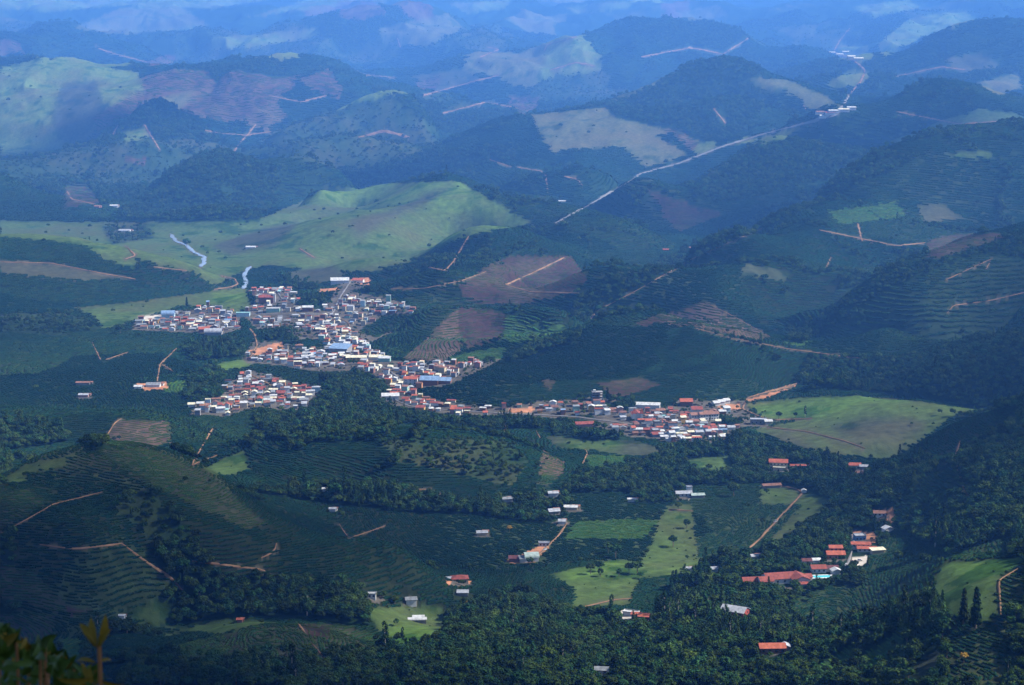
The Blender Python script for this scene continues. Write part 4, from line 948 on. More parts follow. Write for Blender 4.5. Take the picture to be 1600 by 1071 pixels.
for name, rot, x, y, z, u, v in LOTS:
    warm = 'lower' in name or 'valley' in name or 'lane' in name or 'wood' in name
    rc = rpick([('white', 20), ('pale', 18), ('grey', 13), ('red', 9 + 12 * warm), ('orange', 6 + 10 * warm), ('brown', 13), ('rust', 14), ('cream', 14), ('blue', 2), ('teal', 2)])
    wc = rpick([('white', 34), ('cream', 22), ('grey', 12), ('brick', 10), ('pink', 7), ('yellow', 5), ('bluewhite', 5), ('green', 3), ('orange', 3)])
    fk = max(1.0, y / 2500.0)
    ww = random.choice((4.5, 5, 6, 6, 7, 8, 10)) ; dd = random.choice((4.5, 5, 6, 7, 8)); hh = random.choice((2.6, 2.8, 3, 3.2, 3.4, 5.4, 6.2))
    rt = rpick([('gx', 46), ('shed', 18), ('flat', 14), ('gy', 12), ('hip', 10)])
    specs.append((name, rot + random.uniform(-7, 7), x, y, z, u, v, ww, dd, hh, rt, wc, rc, (ww * hh) / (y * y)))
specs.sort(key=lambda s: -s[-1])
one, rest = specs[:290], specs[290:]
ORD = ['', 'second', 'third', 'fourth', 'fifth', 'sixth', 'seventh', 'eighth', 'ninth', 'tenth', 'eleventh', 'twelfth', 'thirteenth', 'fourteenth', 'fifteenth', 'sixteenth', 'seventeenth', 'eighteenth', 'nineteenth', 'twentieth'] + [str(i) + {1: 'st', 2: 'nd', 3: 'rd'}.get(i % 10, 'th') for i in range(21, 90)]
bykey = {}
for i, s in enumerate(one): bykey.setdefault((s[0], s[12]), []).append(i)
LAB = {}
RN = {'pale': 'light grey', 'rust': 'rust brown'}
for (nm, rc), ids in bykey.items():
    ids.sort(key=lambda i: one[i][5]); n = len(ids)
    for j, i in enumerate(ids):
        r_ = RN.get(rc, rc)
        where = 'only' if n == 1 else ('leftmost' if j == 0 else ('rightmost' if j == n - 1 else ORD[j] + ' from left'))
        LAB[i] = '%s of the %s roofed houses in the %s' % (where, r_, nm) if n > 1 else 'the only %s roofed house in the %s' % (r_, nm)
for i, (nm, rot, x, y, z, u, v, ww, dd, hh, rt, wc, rc, _) in enumerate(one):
    a, b, g = house_meshes(ww, dd, hh, rt, wc, rc)
    root = link('town_house', None, loc=(x, y, z), rotz=math.radians(rot)); root.empty_display_size = 2
    tag(root, LAB[i], 'house', 'houses in the ' + nm)
    link('wall', a, root); link('roof', b, root); note((x, y, z), ww, dd, hh)
if rest:
    acc = {}
    for nm, rot, x, y, z, u, v, ww, dd, hh, rt, wc, rc, _ in rest:
        a, b, (WV, WF, RV, RF) = house_meshes(ww, dd, hh, rt, wc, rc); c = math.cos(math.radians(rot)); s_ = math.sin(math.radians(rot))
        for VV, FF, m in ((WV, WF, wmat(wc)), (RV, RF, rmat(rc))):
            e = acc.setdefault(m.name, ([], [], m)); k0 = len(e[0]); e[0].extend([(x + p[0] * c - p[1] * s_, y + p[0] * s_ + p[1] * c, z + p[2]) for p in VV]); e[1].extend([tuple(i + k0 for i in f) for f in FF])
        note((x, y, z), ww, dd, hh)
    me = bpy.data.meshes.new('more_houses'); V = []; F = []; MI = []
    for k, (vn, fn, m) in enumerate(acc.values()):
        k0 = len(V); V += vn; F += [tuple(i + k0 for i in f) for f in fn]; MI += [k] * len(fn); me.materials.append(m)
    me.from_pydata(V, [], F); me.polygons.foreach_set('material_index', np.array(MI, np.int32)); me.update()
    tag(link('more_houses', me), 'remaining small houses crowded between the others in the town', 'houses', kind='stuff')
print('houses', len(one), 'rest', len(rest))
# cars in the hamlet and on the town streets
M_TYRE = mat('tyre', (.015, .015, .016), 0.8, 0.1, 3.0)
def car(label, u, v, rot, col):
    p = hit(u, v); root = link('parked_car', None, loc=(p[0], p[1], p[2] + .35), rotz=math.radians(rot)); tag(root, label, 'car')
    m = mat('car_' + col, {'red': (.25, .02, .02), 'white': (.45, .45, .46), 'silver': (.25, .26, .28), 'blue': (.03, .07, .22), 'black': (.02, .02, .022)}[col], 0.3, 0.05, 1.0, 0.5)
    V = []; F = []; prof_ = [(-2.1, .25), (-2.1, .75), (-1.3, .85), (1.0, .85), (2.05, .70), (2.1, .25)]; n = len(prof_)
    for s_ in (-.82, .82): V += [(x, s_, z) for x, z in prof_]
    F = [tuple(range(n - 1, -1, -1)), tuple(range(n, 2 * n))] + [(i, (i + 1) % n, n + (i + 1) % n, n + i) for i in range(n)]
    b = link('body', quads_mesh('body', V, F, m), root)
    V = []; cp = [(-1.5, .86), (-1.05, 1.42), (.35, 1.42), (.95, .86)]
    for s_, k_ in ((-.78, .64), (.78, .64)): V += [(x, (s_ if z < 1 else math.copysign(k_, s_)), z) for x, z in cp]
    link('cabin', quads_mesh('cabin', V, [(3, 2, 1, 0), (4, 5, 6, 7), (0, 1, 5, 4), (1, 2, 6, 5), (2, 3, 7, 6)], M_GLASS), root)
    V, F = [], []; box(V, F, -1.0, .3, -.66, .66, 1.423, 1.47); link('roof', quads_mesh('roof', V, F, m), root)
    for x in (-1.3, 1.3):
        for s_ in (-.8, .8):
            V = [(x + .33 * math.cos(a * .628), s_ + d_, .02 + .33 * math.sin(a * .628)) for d_ in (-.1, .1) for a in range(10)]
            link('wheel', quads_mesh('wheel', V, [tuple(range(9, -1, -1)), tuple(range(10, 20))] + [(i, (i + 1) % 10, 10 + (i + 1) % 10, 10 + i) for i in range(10)], M_TYRE), root)
for a in (('red car parked on the lane beside the grey court', 1332, 879, 70, 'red'), ('white car on the paved lane below the orange house', 1322, 884, 75, 'white'), ('silver car standing on the grey court', 1343, 877, 20, 'silver'), ('white car at the top of the hamlet lane', 1331, 846, 80, 'white'), ('dark blue car in front of the pool pavilion', 1314, 893, 60, 'blue'),
          ('white car on the farm yard lane', 852, 860, 40, 'white'), ('silver car on the diagonal dirt track', 1212, 816, 50, 'silver'), ('white car on the main street below the town centre', 545, 550, -40, 'white'), ('red car on the main street near the blue roof', 530, 541, -40, 'red'), ('black car at the main street bend', 622, 592, -60, 'black')): car(*a)
BP = np.array(BPOS); HP = np.array(HOUSE_PX)
#@@VEG
# ------------------------------------------------------------------ vegetation shapes
def leaf_quads(V, F, c, n, size, r):
    n = n / (np.linalg.norm(n) + 1e-9); t = np.cross(n, r.normal(size=3)); t /= np.linalg.norm(t) + 1e-9; b = np.cross(n, t); k = len(V)
    a = size * r.uniform(0.7, 1.3); e = size * r.uniform(0.45, 0.8)
    V += [c - t * a, c - b * e, c + t * a, c + b * e]; F.append((k, k + 1, k + 2, k + 3))
def core(V, F, cen, rad, r, nu=9, nv=6, rough=0.22):
    k = len(V); ph = r.uniform(0, 6, 6)
    for j in range(nv + 1):
        th = math.pi * j / nv
        for i in range(nu):
            a = 2 * math.pi * i / nu
            q_ = 1 + rough * (math.sin(3 * a + ph[0]) * math.sin(2 * th + ph[1]) + 0.6 * math.sin(5 * a + ph[2] + 3 * th))
            V.append(np.array(cen) + np.array(rad) * q_ * np.array([math.sin(th) * math.cos(a), math.sin(th) * math.sin(a), math.cos(th)]))
    for j in range(nv):
        for i in range(nu):
            F.append((k + j * nu + i, k + (j + 1) * nu + i, k + (j + 1) * nu + (i + 1) % nu, k + j * nu + (i + 1) % nu))
def crown_mesh(name, kind, seed, m):
    r = np.random.default_rng(seed); V, F = [], []
    if kind == 'broad':
        n = 26
        for i in range(n):
            d = r.normal(size=3); d[2] = abs(d[2]) * 0.8 - 0.25; d /= np.linalg.norm(d); c = np.array([0, 0, 6.0]) + d * np.array([3.6, 3.6, 2.9]) * r.uniform(0.55, 1.0); R = r.uniform(0.9, 1.7)
            core(V, F, c, (R * .75, R * .75, R * .6), r, 6, 4)
            for _ in range(17):
                e = r.normal(size=3); e[2] = abs(e[2]) * 1.1 - 0.35; e /= np.linalg.norm(e); leaf_quads(V, F, c + e * R * r.uniform(.8, 1.15), e + r.normal(size=3) * .5, 0.42, r)
    elif kind == 'tall':                 # eucalyptus: narrow, open, tufted
        for i in range(18):
            t = i / 17.0; a = r.uniform(0, 6.28); c = np.array([math.cos(a) * 1.5 * (1.1 - t * .7), math.sin(a) * 1.5 * (1.1 - t * .7), 5 + 10.5 * t]); R = r.uniform(.8, 1.3) * (1.15 - .5 * t)
            core(V, F, c, (R * .6, R * .6, R * .8), r, 5, 4)
            for _ in range(16):
                e = r.normal(size=3); e /= np.linalg.norm(e); leaf_quads(V, F, c + e * R * np.array([1, 1, 1.4]), e + r.normal(size=3) * .6, 0.42, r)
    else:                                # conical
        for i in range(22):
            t = i / 21.0; a = i * 2.4; rr = 1.9 * (1 - t) + .15; c = np.array([math.cos(a) * rr * .5, math.sin(a) * rr * .5, 1.6 + 9.5 * t]); R = .5 + .7 * (1 - t)
            core(V, F, c, (R * .8, R * .8, R), r, 5, 4)
            for _ in range(14):
                e = r.normal(size=3); e /= np.linalg.norm(e); leaf_quads(V, F, c + e * R * 1.1, e + r.normal(size=3) * .4, 0.36, r)
    return quads_mesh(name, V, F, m)
def trunk_mesh(name, kind, seed, m):
    r = np.random.default_rng(seed); V, F = [], []
    def limb(p0, p1, r0, r1):
        p0 = np.array(p0, float); p1 = np.array(p1, float); d = p1 - p0; d /= np.linalg.norm(d); t = np.cross(d, (0.3, 0.9, 0.1)); t /= np.linalg.norm(t); b = np.cross(d, t); k = len(V)
        mid = (p0 + p1) / 2 + r.normal(size=3) * 0.12
        for p, q_ in ((p0, r0), (mid, (r0 + r1) / 2), (p1, r1)):
            for i in range(6): a = i * math.pi / 3; V.append(p + (t * math.cos(a) + b * math.sin(a)) * q_)
        for j in range(2):
            for i in range(6): F.append((k + j * 6 + i, k + j * 6 + (i + 1) % 6, k + j * 6 + 6 + (i + 1) % 6, k + j * 6 + 6 + i))
    hh = {'broad': 4.6, 'tall': 13, 'cone': 9}[kind]
    limb((0, 0, -1.0), (0, 0, hh), 0.34, 0.2 if kind == 'broad' else 0.1)
    for i in range(5 if kind != 'cone' else 3):
        a = i * 1.3; z0 = hh * r.uniform(.5, .95); limb((0, 0, z0), (math.cos(a) * 2.2, math.sin(a) * 2.2, z0 + r.uniform(1.2, 2.6)) if kind == 'broad' else (math.cos(a) * 1.1, math.sin(a) * 1.1, z0 + 1.5), .14, .05)
    return quads_mesh(name, V, F, m, True)
def hedge_mesh(name, seed, m, ww=1.0, hh=2.0):   # one metre-long-unit piece of a coffee row, scaled along x when placed
    r = np.random.default_rng(seed); V, F = [], []; nr = 7
    for i in range(nr + 1):
        x = -0.5 + i / nr
        for j in range(6):
            a = math.pi * j / 5; q_ = r.uniform(.78, 1.12); V.append(np.array([x + r.normal() * .02, -math.cos(a) * ww * q_, -0.3 + math.sin(a) ** .7 * hh * q_]))
    for i in range(nr):
        for j in range(5): F.append((i * 6 + j, i * 6 + 6 + j, i * 6 + 7 + j, i * 6 + 1 + j))
    for _ in range(44):
        a = r.uniform(.1, math.pi - .1); e = np.array([r.normal() * .3, -math.cos(a), math.sin(a)]); c = np.array([r.uniform(-.5, .5), -math.cos(a) * ww, -.3 + math.sin(a) * hh]); k = len(V)
        leaf_quads(V, F, c, e + r.normal(size=3) * .5, 0.36, r)
        for p in V[k:]: p[0] = c[0] + (p[0] - c[0]) * 0.16
    return quads_mesh(name, V, F, m)
CROWN = [crown_mesh('crown', 'broad', 1, M_LEAF), crown_mesh('crown', 'broad', 2, M_LEAF), crown_mesh('crown', 'broad', 3, M_LEAF), crown_mesh('crown', 'broad', 4, M_LEAF), crown_mesh('crown', 'tall', 5, M_LEAF), crown_mesh('crown', 'cone', 6, M_LEAF)]
CKIND = ['broad', 'broad', 'broad', 'broad', 'tall', 'cone']
TRUNK = {k: trunk_mesh('trunk', k, 9, M_PALEBARK if k == 'tall' else M_BARK) for k in ('broad', 'tall', 'cone')}
YCROWN = crown_mesh('crown', 'broad', 8, M_LEAFY)

def scatter(mask, per_area):                # random points on the terrain cells of a mask, per_area = points per square metre (grid)
    cell = mask[:-1, :-1]
    ar = (W[:-1, None] * np.diff(S)[None, :]) * np.diff(Y)[:, None]
    lam = np.where(cell, ar * per_area[:-1, :-1], 0)
    cnt = rng.poisson(lam); j, i = np.nonzero(cnt); c = cnt[j, i]; j = np.repeat(j, c); i = np.repeat(i, c)
    fy = rng.random(len(j)); fx = rng.random(len(j))
    y = Y[j] + fy * (Y[j + 1] - Y[j]); s = S[i] + fx * (S[i + 1] - S[i]); x = s * np.maximum(y, 20)
    return x, y, CL[j, i]
def vis_at(x, y, g):
    b = np.clip(np.interp(y, Y, np.arange(NY)).astype(int), 0, NY - 1); a = np.clip(np.interp(x / np.maximum(y, 20), S, np.arange(NS)).astype(int), 0, NS - 1)
    return g[b, a]
def instancer(name, pts, rot, scl, protos, pick, label):
    me = bpy.data.meshes.new(name); n = len(pts); me.vertices.add(n); me.vertices.foreach_set('co', pts.astype(np.float32).ravel())
    for nm, ty, dat in (('rot', 'FLOAT_VECTOR', rot), ('scl', 'FLOAT_VECTOR', scl)):
        at_ = me.attributes.new(nm, ty, 'POINT'); at_.data.foreach_set('vector', dat.astype(np.float32).ravel())
    at_ = me.attributes.new('pick', 'INT', 'POINT'); at_.data.foreach_set('value', pick.astype(np.int32))
    o = tag(link(name, me), label, kind='stuff')
    g = bpy.data.node_groups.new(name, 'GeometryNodeTree'); g.interface.new_socket('Geometry', in_out='INPUT', socket_type='NodeSocketGeometry'); g.interface.new_socket('Geometry', in_out='OUTPUT', socket_type='NodeSocketGeometry')
    N = g.nodes; gi = N.new('NodeGroupInput'); go = N.new('NodeGroupOutput'); jn = N.new('GeometryNodeJoinGeometry')
    def named(nm, ty):
        a = N.new('GeometryNodeInputNamedAttribute'); a.data_type = ty; a.inputs['Name'].default_value = nm; return [s for s in a.outputs if s.enabled][0]
    rv = named('rot', 'FLOAT_VECTOR'); sc_ = named('scl', 'FLOAT_VECTOR'); pk = named('pick', 'INT')
    e2r = N.new('FunctionNodeEulerToRotation'); g.links.new(rv, e2r.inputs[0])
    for k, ob in enumerate(protos):
        ip = N.new('GeometryNodeInstanceOnPoints'); oi = N.new('GeometryNodeObjectInfo'); oi.inputs['Object'].default_value = ob; oi.transform_space = 'ORIGINAL'; oi.inputs['As Instance'].default_value = True
        cm = N.new('FunctionNodeCompare'); cm.data_type = 'INT'; cm.operation = 'EQUAL'; ins = [s for s in cm.inputs if s.enabled]; g.links.new(pk, ins[0]); ins[1].default_value = k
        g.links.new(gi.outputs[0], ip.inputs['Points']); g.links.new(cm.outputs[0], ip.inputs['Selection']); g.links.new(oi.outputs['Geometry'], ip.inputs['Instance'])
        g.links.new(e2r.outputs[0], ip.inputs['Rotation']); g.links.new(sc_, ip.inputs['Scale']); g.links.new(ip.outputs[0], jn.inputs[0])
    g.links.new(jn.outputs[0], go.inputs[0])
    md = o.modifiers.new('plants', 'NODES'); md.node_group = g
    return o

# ------------------------------------------------------------------ trees
isF = np.isin(CL, [ID['forest'], ID['wood']]); isS = CL == ID['scrub']; isU = CL == ID['urban']; isP = np.isin(CL, [ID['pasture'], ID['dull'], ID['khaki']]); isRow = np.isin(CL, [ID['coffee'], ID['young']])
fac = np.clip(GY / 2600.0, 0.8, 2.4)          # farther woods are drawn with fewer, larger crowns
dens = np.where(isF, 1 / 17.0, np.where(isS, 1 / 90.0, np.where(isU, 1 / 95.0, np.where(isRow, 1 / 9000.0, np.where(isP, 1 / 9000.0, 0))))) / fac ** 2
ok = (VIS | (np.roll(VIS, -6, 0))) & (GY > 940) & (GY < 14000)
tx, ty, tc = scatter(ok & (dens > 0), dens)
tf = np.clip(ty / 2600.0, 0.8, 2.4)
tz = gz(tx, ty); n = len(tx)
tk = rng.choice(6, n, p=[.27, .27, .27, .16, .025, .005])
sz = rng.lognormal(0, 0.25, n) * np.where(np.isin(tc, [ID['scrub'], ID['pasture'], ID['dull'], ID['khaki'], ID['coffee'], ID['young']]), 0.55, np.where(tc == ID['urban'], .44, 0.64)) * np.clip(tf, 1.0, 4) ** 0.72
patch = fbm(tx / 90, ty / 90, 3, 300)
tk = np.where((patch > 0.30) & (rng.random(n) < .4) & (tc == ID['wood']), 4, tk)
sz = sz * (1 + 0.5 * patch)
# keep crowns out of what the picture shows open in front of or behind them
cu_, cv_ = project(tx, ty, tz + 6.5 * sz)
ccl = CI[np.clip(cv_, 0, 1070).astype(int), np.clip(cu_, 0, 1599).astype(int)]
openc = np.isin(ccl, [ID['pasture'], ID['bright'], ID['dull'], ID['road'], ID['soil'], ID['yard'], ID['khaki'], ID['brown'], ID['crop'], ID['young'], ID['urban']])
NR = np.zeros((1071, 1600), bool); sv_ci = CI.copy()
for kind, wd, p in ROADS:
    if kind == 'asphalt' or path(p)[0][1] < 330: stroke('block', path(p), 9)
NR = CI == ID['block']; CI[:] = sv_ci
drop = openc & np.isin(tc, [ID['wood'], ID['forest']]) & (rng.random(n) < 0.85) & (cu_ > 0) & (cu_ < 1600) & (cv_ > 0) & (cv_ < 1071)
ru = 3.4 * sz * FPX / ty; tu, tv = project(tx, ty, tz); ttop = project(tx, ty, tz + 9 * sz)[1]
nr = NR[np.clip(cv_, 0, 1070).astype(int), np.clip(cu_, 0, 1599).astype(int)] | NR[np.clip(cv_ + 3, 0, 1070).astype(int), np.clip(cu_, 0, 1599).astype(int)]
drop |= nr
for (u0, u1, v0, v1, yy) in HP:
    vlim = v1 - 0.30 * (v1 - v0)
    drop |= (ty < yy + 4) & (ty > yy - 260) & (tu + ru * .8 > u0) & (tu - ru * .8 < u1) & (ttop < vlim) & (tv > v0)
for k in range(len(BP)):
    drop |= (np.abs(tx - BP[k, 0]) < BP[k, 2] + 2) & (np.abs(ty - BP[k, 1]) < BP[k, 2] + 2)
kp = ~drop
tx, ty, tz, tc, tk, sz = [a[kp] for a in (tx, ty, tz, tc, tk, sz)]; n = len(tx)
print('trees', n); print('visible frac', VIS.mean())
rotz = rng.uniform(0, 6.28, n); hs = rng.uniform(.85, 1.15, n)
# the trees that show largest become single things
uu, vv = project(tx, ty, tz + 5 * sz)
inpic = (uu > 2) & (uu < 1598) & (vv > 2) & (vv < 1069) & (tc != ID['urban'])
score = np.where(inpic, sz / ty * rng.uniform(.9, 1.1, n), 0); order = np.argsort(-score)[:250]
single = np.zeros(n, bool); single[order] = True
WOODS = [((700, 1000, 1071, 1250), 'the dense wood along the bottom edge', 'trees of the bottom wood'), ((1250, 880, 1600, 1071), 'the wood below the bright pasture on the right', 'trees of the lower right wood'), ((0, 880, 700, 1071), 'the wood at the lower left', 'trees of the lower left wood')]
def tree(name, k, loc, s3, rz, crown=None):
    root = link(name, None, loc=loc, rotz=rz); root.scale = s3; root.empty_display_size = 2
    link('trunk', TRUNK[CKIND[k]], root); c = link('crown', crown or CROWN[k], root)
    return root, c
PROTO = {}
TK = ['round leafy tree', 'broad leafy tree', 'bushy leafy tree', 'spreading leafy tree', 'tall slender tree', 'dark pointed conical tree']
def where_tree(u, v):
    if v > 960 and u > 1280: return 'the lower right corner wood'
    if v > 985 and u < 700: return 'the lower left wood'
    if v > 985: return 'the bottom edge wood'
    if u > 1280: return 'the right slope wood'
    if u < 700: return 'the left middle wood'
    return 'the lower middle wood'
TG = {}
for i in sorted(order, key=lambda i: uu[i]): TG.setdefault((where_tree(uu[i], vv[i]), int(tk[i])), []).append(i)
for i in order:
    w_ = where_tree(uu[i], vv[i]); k = int(tk[i]); same = TG[(w_, k)]; j = same.index(i); m_ = len(same)
    root, c = tree('forest_tree', k, (tx[i], ty[i], tz[i]), (sz[i], sz[i], sz[i] * hs[i]), rotz[i]); PROTO.setdefault(k, c)
    tag(root, ('the only %s in %s' % (TK[k], w_)) if m_ == 1 else '%s of the %ss in %s' % ('leftmost' if j == 0 else 'rightmost' if j == m_ - 1 else ORD[j] + ' from left', TK[k], w_), 'tree', 'trees of ' + w_)
# trees one can pick out in the photograph
for lab, u, v, k, s_ in (
  ('round dark tree standing in the big coffee field', 1146, 776, 0, 1.5), ('tall dark tree at the right of the bright central pasture', 996, 898, 0, 1.25), ('rounded tree beside the tall dark pasture tree', 983, 896, 1, .95), ('spreading tree at the upper left of the central pasture', 923, 897, 3, .95),
  ('slim tree standing between the central pasture trees', 937, 893, 1, .9), ('low tree just below the slim pasture tree', 938, 901, 2, .7), ('leaning small tree in the middle of the central pasture', 967, 901, 3, .7), ('big dark tree at the top edge of the central pasture', 962, 872, 2, 1.3),
  ('large spreading tree at the coffee field edge by the pasture strip', 950, 866, 1, 1.1), ('round tree on the pasture strip below the pale track', 1060, 797, 0, .8), ('purplish round tree in the middle of the pasture strip', 1073, 826, 2, .9), ('dark tree at the foot of the pasture strip', 1052, 855, 3, 1.1), ('round dark tree at the lower end of the diagonal track', 1197, 860, 0, 1.1),
  ('tall pointed tree above the roofs of left town', 292, 480, 5, 1.4), ('round tree at the left tip of the left town', 188, 522, 0, 1.5), ('lone tree on the crest pasture right of town', 1258, 652, 4, .8), ('round bush tree on the pasture right of town', 1243, 653, 2, .7), ('bushy tree at the pasture foot beside the town edge', 1217, 655, 1, .9),
  ('tall dark conical tree on the lower right pasture edge', 1505, 975, 5, 1.9), ('second tall conical tree right of the first on the pasture edge', 1524, 982, 5, 2.2), ('narrow conical tree on the left edge of the bright pasture', 1472, 958, 5, 1.3), ('leafy tree at the left foot of the bright pasture', 1458, 962, 4, 1.0),
  ('big round tree by the river bend', 292, 388, 0, 2.2), ('dark cypress on the lawn beside the grey court', 1356, 884, 5, .75), ('round tree on the lawn below the orange house', 1315, 880, 0, .7), ('lone round tree left of the silvery greenhouse', 619, 978, 2, .55), ('round tree right of the earth mound cabin', 617, 945, 0, .8),
  ('large round tree below the courtyard lane', 1322, 902, 3, 1.0), ('tree in the middle of the farm yard', 808, 866, 2, .8), ('round tree at the barn front in the farm yard', 828, 884, 1, .8)):
    p = hit(u, v); root, c = tree('lone_tree', k, p, (s_, s_, s_), random.uniform(0, 6)); tag(root, lab, 'tree'); PROTO.setdefault(k, c)
for lab, u, v, s_ in (('yellow flowering tree in the dark wood at lower centre', 728, 950, .55), ('yellow flowering tree beside the bottom cottage', 966, 1056, .6), ('yellow flowering tree deep in the bottom wood', 1057, 1032, .6), ('yellow flowering tree high on the right slope', 1506, 776, .5), ('yellow flowering tree in the lower right corner wood', 1506, 1036, .6), ('yellow flowering tree by the farm at centre', 796, 832, .6)):
    p = hit(u, v); root, c = tree('flowering_tree', 0, (p[0], p[1], p[2] + .5), (s_, s_, s_), 0.4, YCROWN); tag(root, lab, 'tree')
ks = sorted(PROTO); remap = {k: i for i, k in enumerate(ks)}
sel = ~single
pk = np.array([remap.get(int(k), 0) for k in tk[sel]])
P3 = np.stack([tx, ty, tz], -1)[sel]; R3 = np.stack([0 * rotz, 0 * rotz, rotz], -1)[sel]; S3 = np.stack([sz, sz, sz * hs], -1)[sel]
yy = P3[:, 1]
for nm, lo, hi, lab in (('near_woodland', 0, 2000, 'dense dark woodland on the near slopes and valley floor'), ('middle_woodland', 2000, 3400, 'dark woodland round the town and on the middle spurs'), ('far_woodland', 3400, 99999, 'hazy blue woodland on the far hills')):
    m_ = (yy >= lo) & (yy < hi); instancer(nm, P3[m_], R3[m_], S3[m_], [PROTO[k] for k in ks], pk[m_], lab)

# ------------------------------------------------------------------ coffee rows following the contours
def blur(A, nrep):
    for _ in range(nrep):
        A = np.concatenate([A[:1], (A[:-2] + 2 * A[1:-1] + A[2:]) / 4, A[-1:]], 0); A = np.concatenate([A[:, :1], (A[:, :-2] + 2 * A[:, 1:-1] + A[:, 2:]) / 4, A[:, -1:]], 1)
    return A
ZB = blur(GZ, 30) + 0.045 * GX + 0.035 * GY
zs_ = np.gradient(ZB, S, axis=1); zy_ = np.gradient(ZB, Y, axis=0)
DX = zs_ / W[:, None]; DY = zy_ - SG * DX
def smp(A, x, y):
    b = np.interp(y, Y, np.arange(NY)); a = np.interp(x / np.maximum(y, 20.0), S, np.arange(NS)); i = np.clip(a.astype(int), 0, NS - 2); j = np.clip(b.astype(int), 0, NY - 2); fa = a - i; fb = b - j
    return (A[j, i] * (1 - fa) + A[j, i + 1] * fa) * (1 - fb) + (A[j + 1, i] * (1 - fa) + A[j + 1, i + 1] * fa) * fb
SPG = np.clip(GY * 0.0018, 2.7, 20.0)
rows = np.isin(CL, [ID['coffee'], ID['young'], ID['crop'], ID['brown']]) & VIS & (GY > 1030) & (GY < 12000)
hx, hy, hc = scatter(rows, 2.4 / (SPG * SPG * 1.7))
sp = np.clip(hy * 0.0018, 2.7, 20.0)
plot = cells((hx + 25 * gnoise(hx / 90, hy / 90, 81)) / 190, (hy + 25 * gnoise(hx / 90 + 4, hy / 90, 82)) / 230, 15); ta = (plot - .5) * .22; tb = (np.mod(plot * 7.3, 1) - .5) * .16
gx_ = smp(DX, hx, hy) + ta; gy_ = smp(DY, hx, hy) + tb; g = np.hypot(gx_, gy_) + 1e-6
kq = np.round(np.log2(g / 0.25)); spq = 2.0 ** np.round(np.log2(sp / 2.7) * 2) ** 1.0
spq = 2.7 * 2.0 ** (np.round(np.log2(sp / 2.7) * 2) / 2)
dz = spq * 0.25 * 2.0 ** kq; zz = smp(ZB, hx, hy) + ta * hx + tb * hy; lv = np.round(zz / dz); mv = (lv * dz - zz) / g
mv = mv + rng.normal(0, .09, len(mv)) * spq; hx = hx + gx_ / g * mv; hy = hy + gy_ / g * mv
seg = spq * 1.7
key = np.stack([kq, lv, np.floor(hx / (seg * .62)), np.floor(hy / (seg * .62)), np.round(spq * 100)], -1).astype(np.int64)
_, first = np.unique(key, axis=0, return_index=True)
hx, hy, hc, spq, seg, gx_, gy_, plot = [a[first] for a in (hx, hy, hc, spq, seg, gx_, gy_, plot)]
cu_, cv_ = project(hx, hy, gz(hx, hy)); ccl = CI[np.clip(cv_, 0, 1070).astype(int), np.clip(cu_, 0, 1599).astype(int)]
good = ~np.isin(ccl, [ID['road'], ID['soil'], ID['yard'], ID['urban']])
for k in range(len(BP)): good &= ~((np.abs(hx - BP[k, 0]) < BP[k, 2] + 3) & (np.abs(hy - BP[k, 1]) < BP[k, 2] + 3))
good &= rng.random(len(hx)) > np.where(hc == ID['brown'], .45, np.where(hc == ID['young'], .14, .11)) + 0.25 * (fbm(hx / 35, hy / 35, 3, 410) > 0.33)
hx, hy, hc, spq, seg, gx_, gy_, plot = [a[good] for a in (hx, hy, hc, spq, seg, gx_, gy_, plot)]
hz = gz(hx, hy); n = len(hx); print('row pieces', n)
ang_ = np.arctan2(gx_, -gy_) + rng.normal(0, .04, n)
tilt = np.arctan((gz(hx + np.cos(ang_) * 3, hy + np.sin(ang_) * 3) - gz(hx - np.cos(ang_) * 3, hy - np.sin(ang_) * 3)) / 6.0)
wk = np.where(hc == ID['coffee'], 0.36, np.where(hc == ID['young'], np.where(hy < 1800, .27, .17), 0.34)) * spq * rng.uniform(.85, 1.15, n)
hk = np.where(hc == ID['coffee'], 0.36, np.where(hc == ID['young'], np.where(hy < 1800, .3, .16), 0.20)) * spq * rng.uniform(.75, 1.25, n)
big = fbm(hx / 120, hy / 120, 3, 420); wk = np.where(hc == ID['brown'], wk * .42, wk); hk = np.where(hc == ID['brown'], hk * .5, hk); hk = hk * (1 + .5 * big) * (.7 + .6 * np.mod(plot * 3.7, 1)); wk = wk * (.95 + .3 * np.mod(plot * 5.1, 1))
HP3 = np.stack([hx, hy, hz], -1); HR = np.stack([0 * ang_, -tilt, ang_], -1); HS = np.stack([seg * 1.05, wk, hk], -1)
def bush(name, seed, m, label, u, v):        # one real piece of a row, which the rest repeat
    p = hit(u, v); o = link(name, hedge_mesh(name, seed, m, 1.0, 1.0), loc=p); o.scale = (6, 1.2, 1.6); return tag(o, label, 'bush')
C0 = [bush('coffee_bush', 31, M_COF, 'dark coffee bush row end beside the lowest track at left', 262, 925), bush('coffee_bush', 32, M_COF2, 'dark coffee bush row end at the right edge below the track', 1590, 950)]
C1 = [bush('young_coffee_bush', 33, M_YNG, 'young coffee bush row end on the lower left mound', 400, 1010)]
C2 = [bush('crop_plant', 34, M_CROP, 'light green crop row end on the lower right strip', 1310, 1035)]
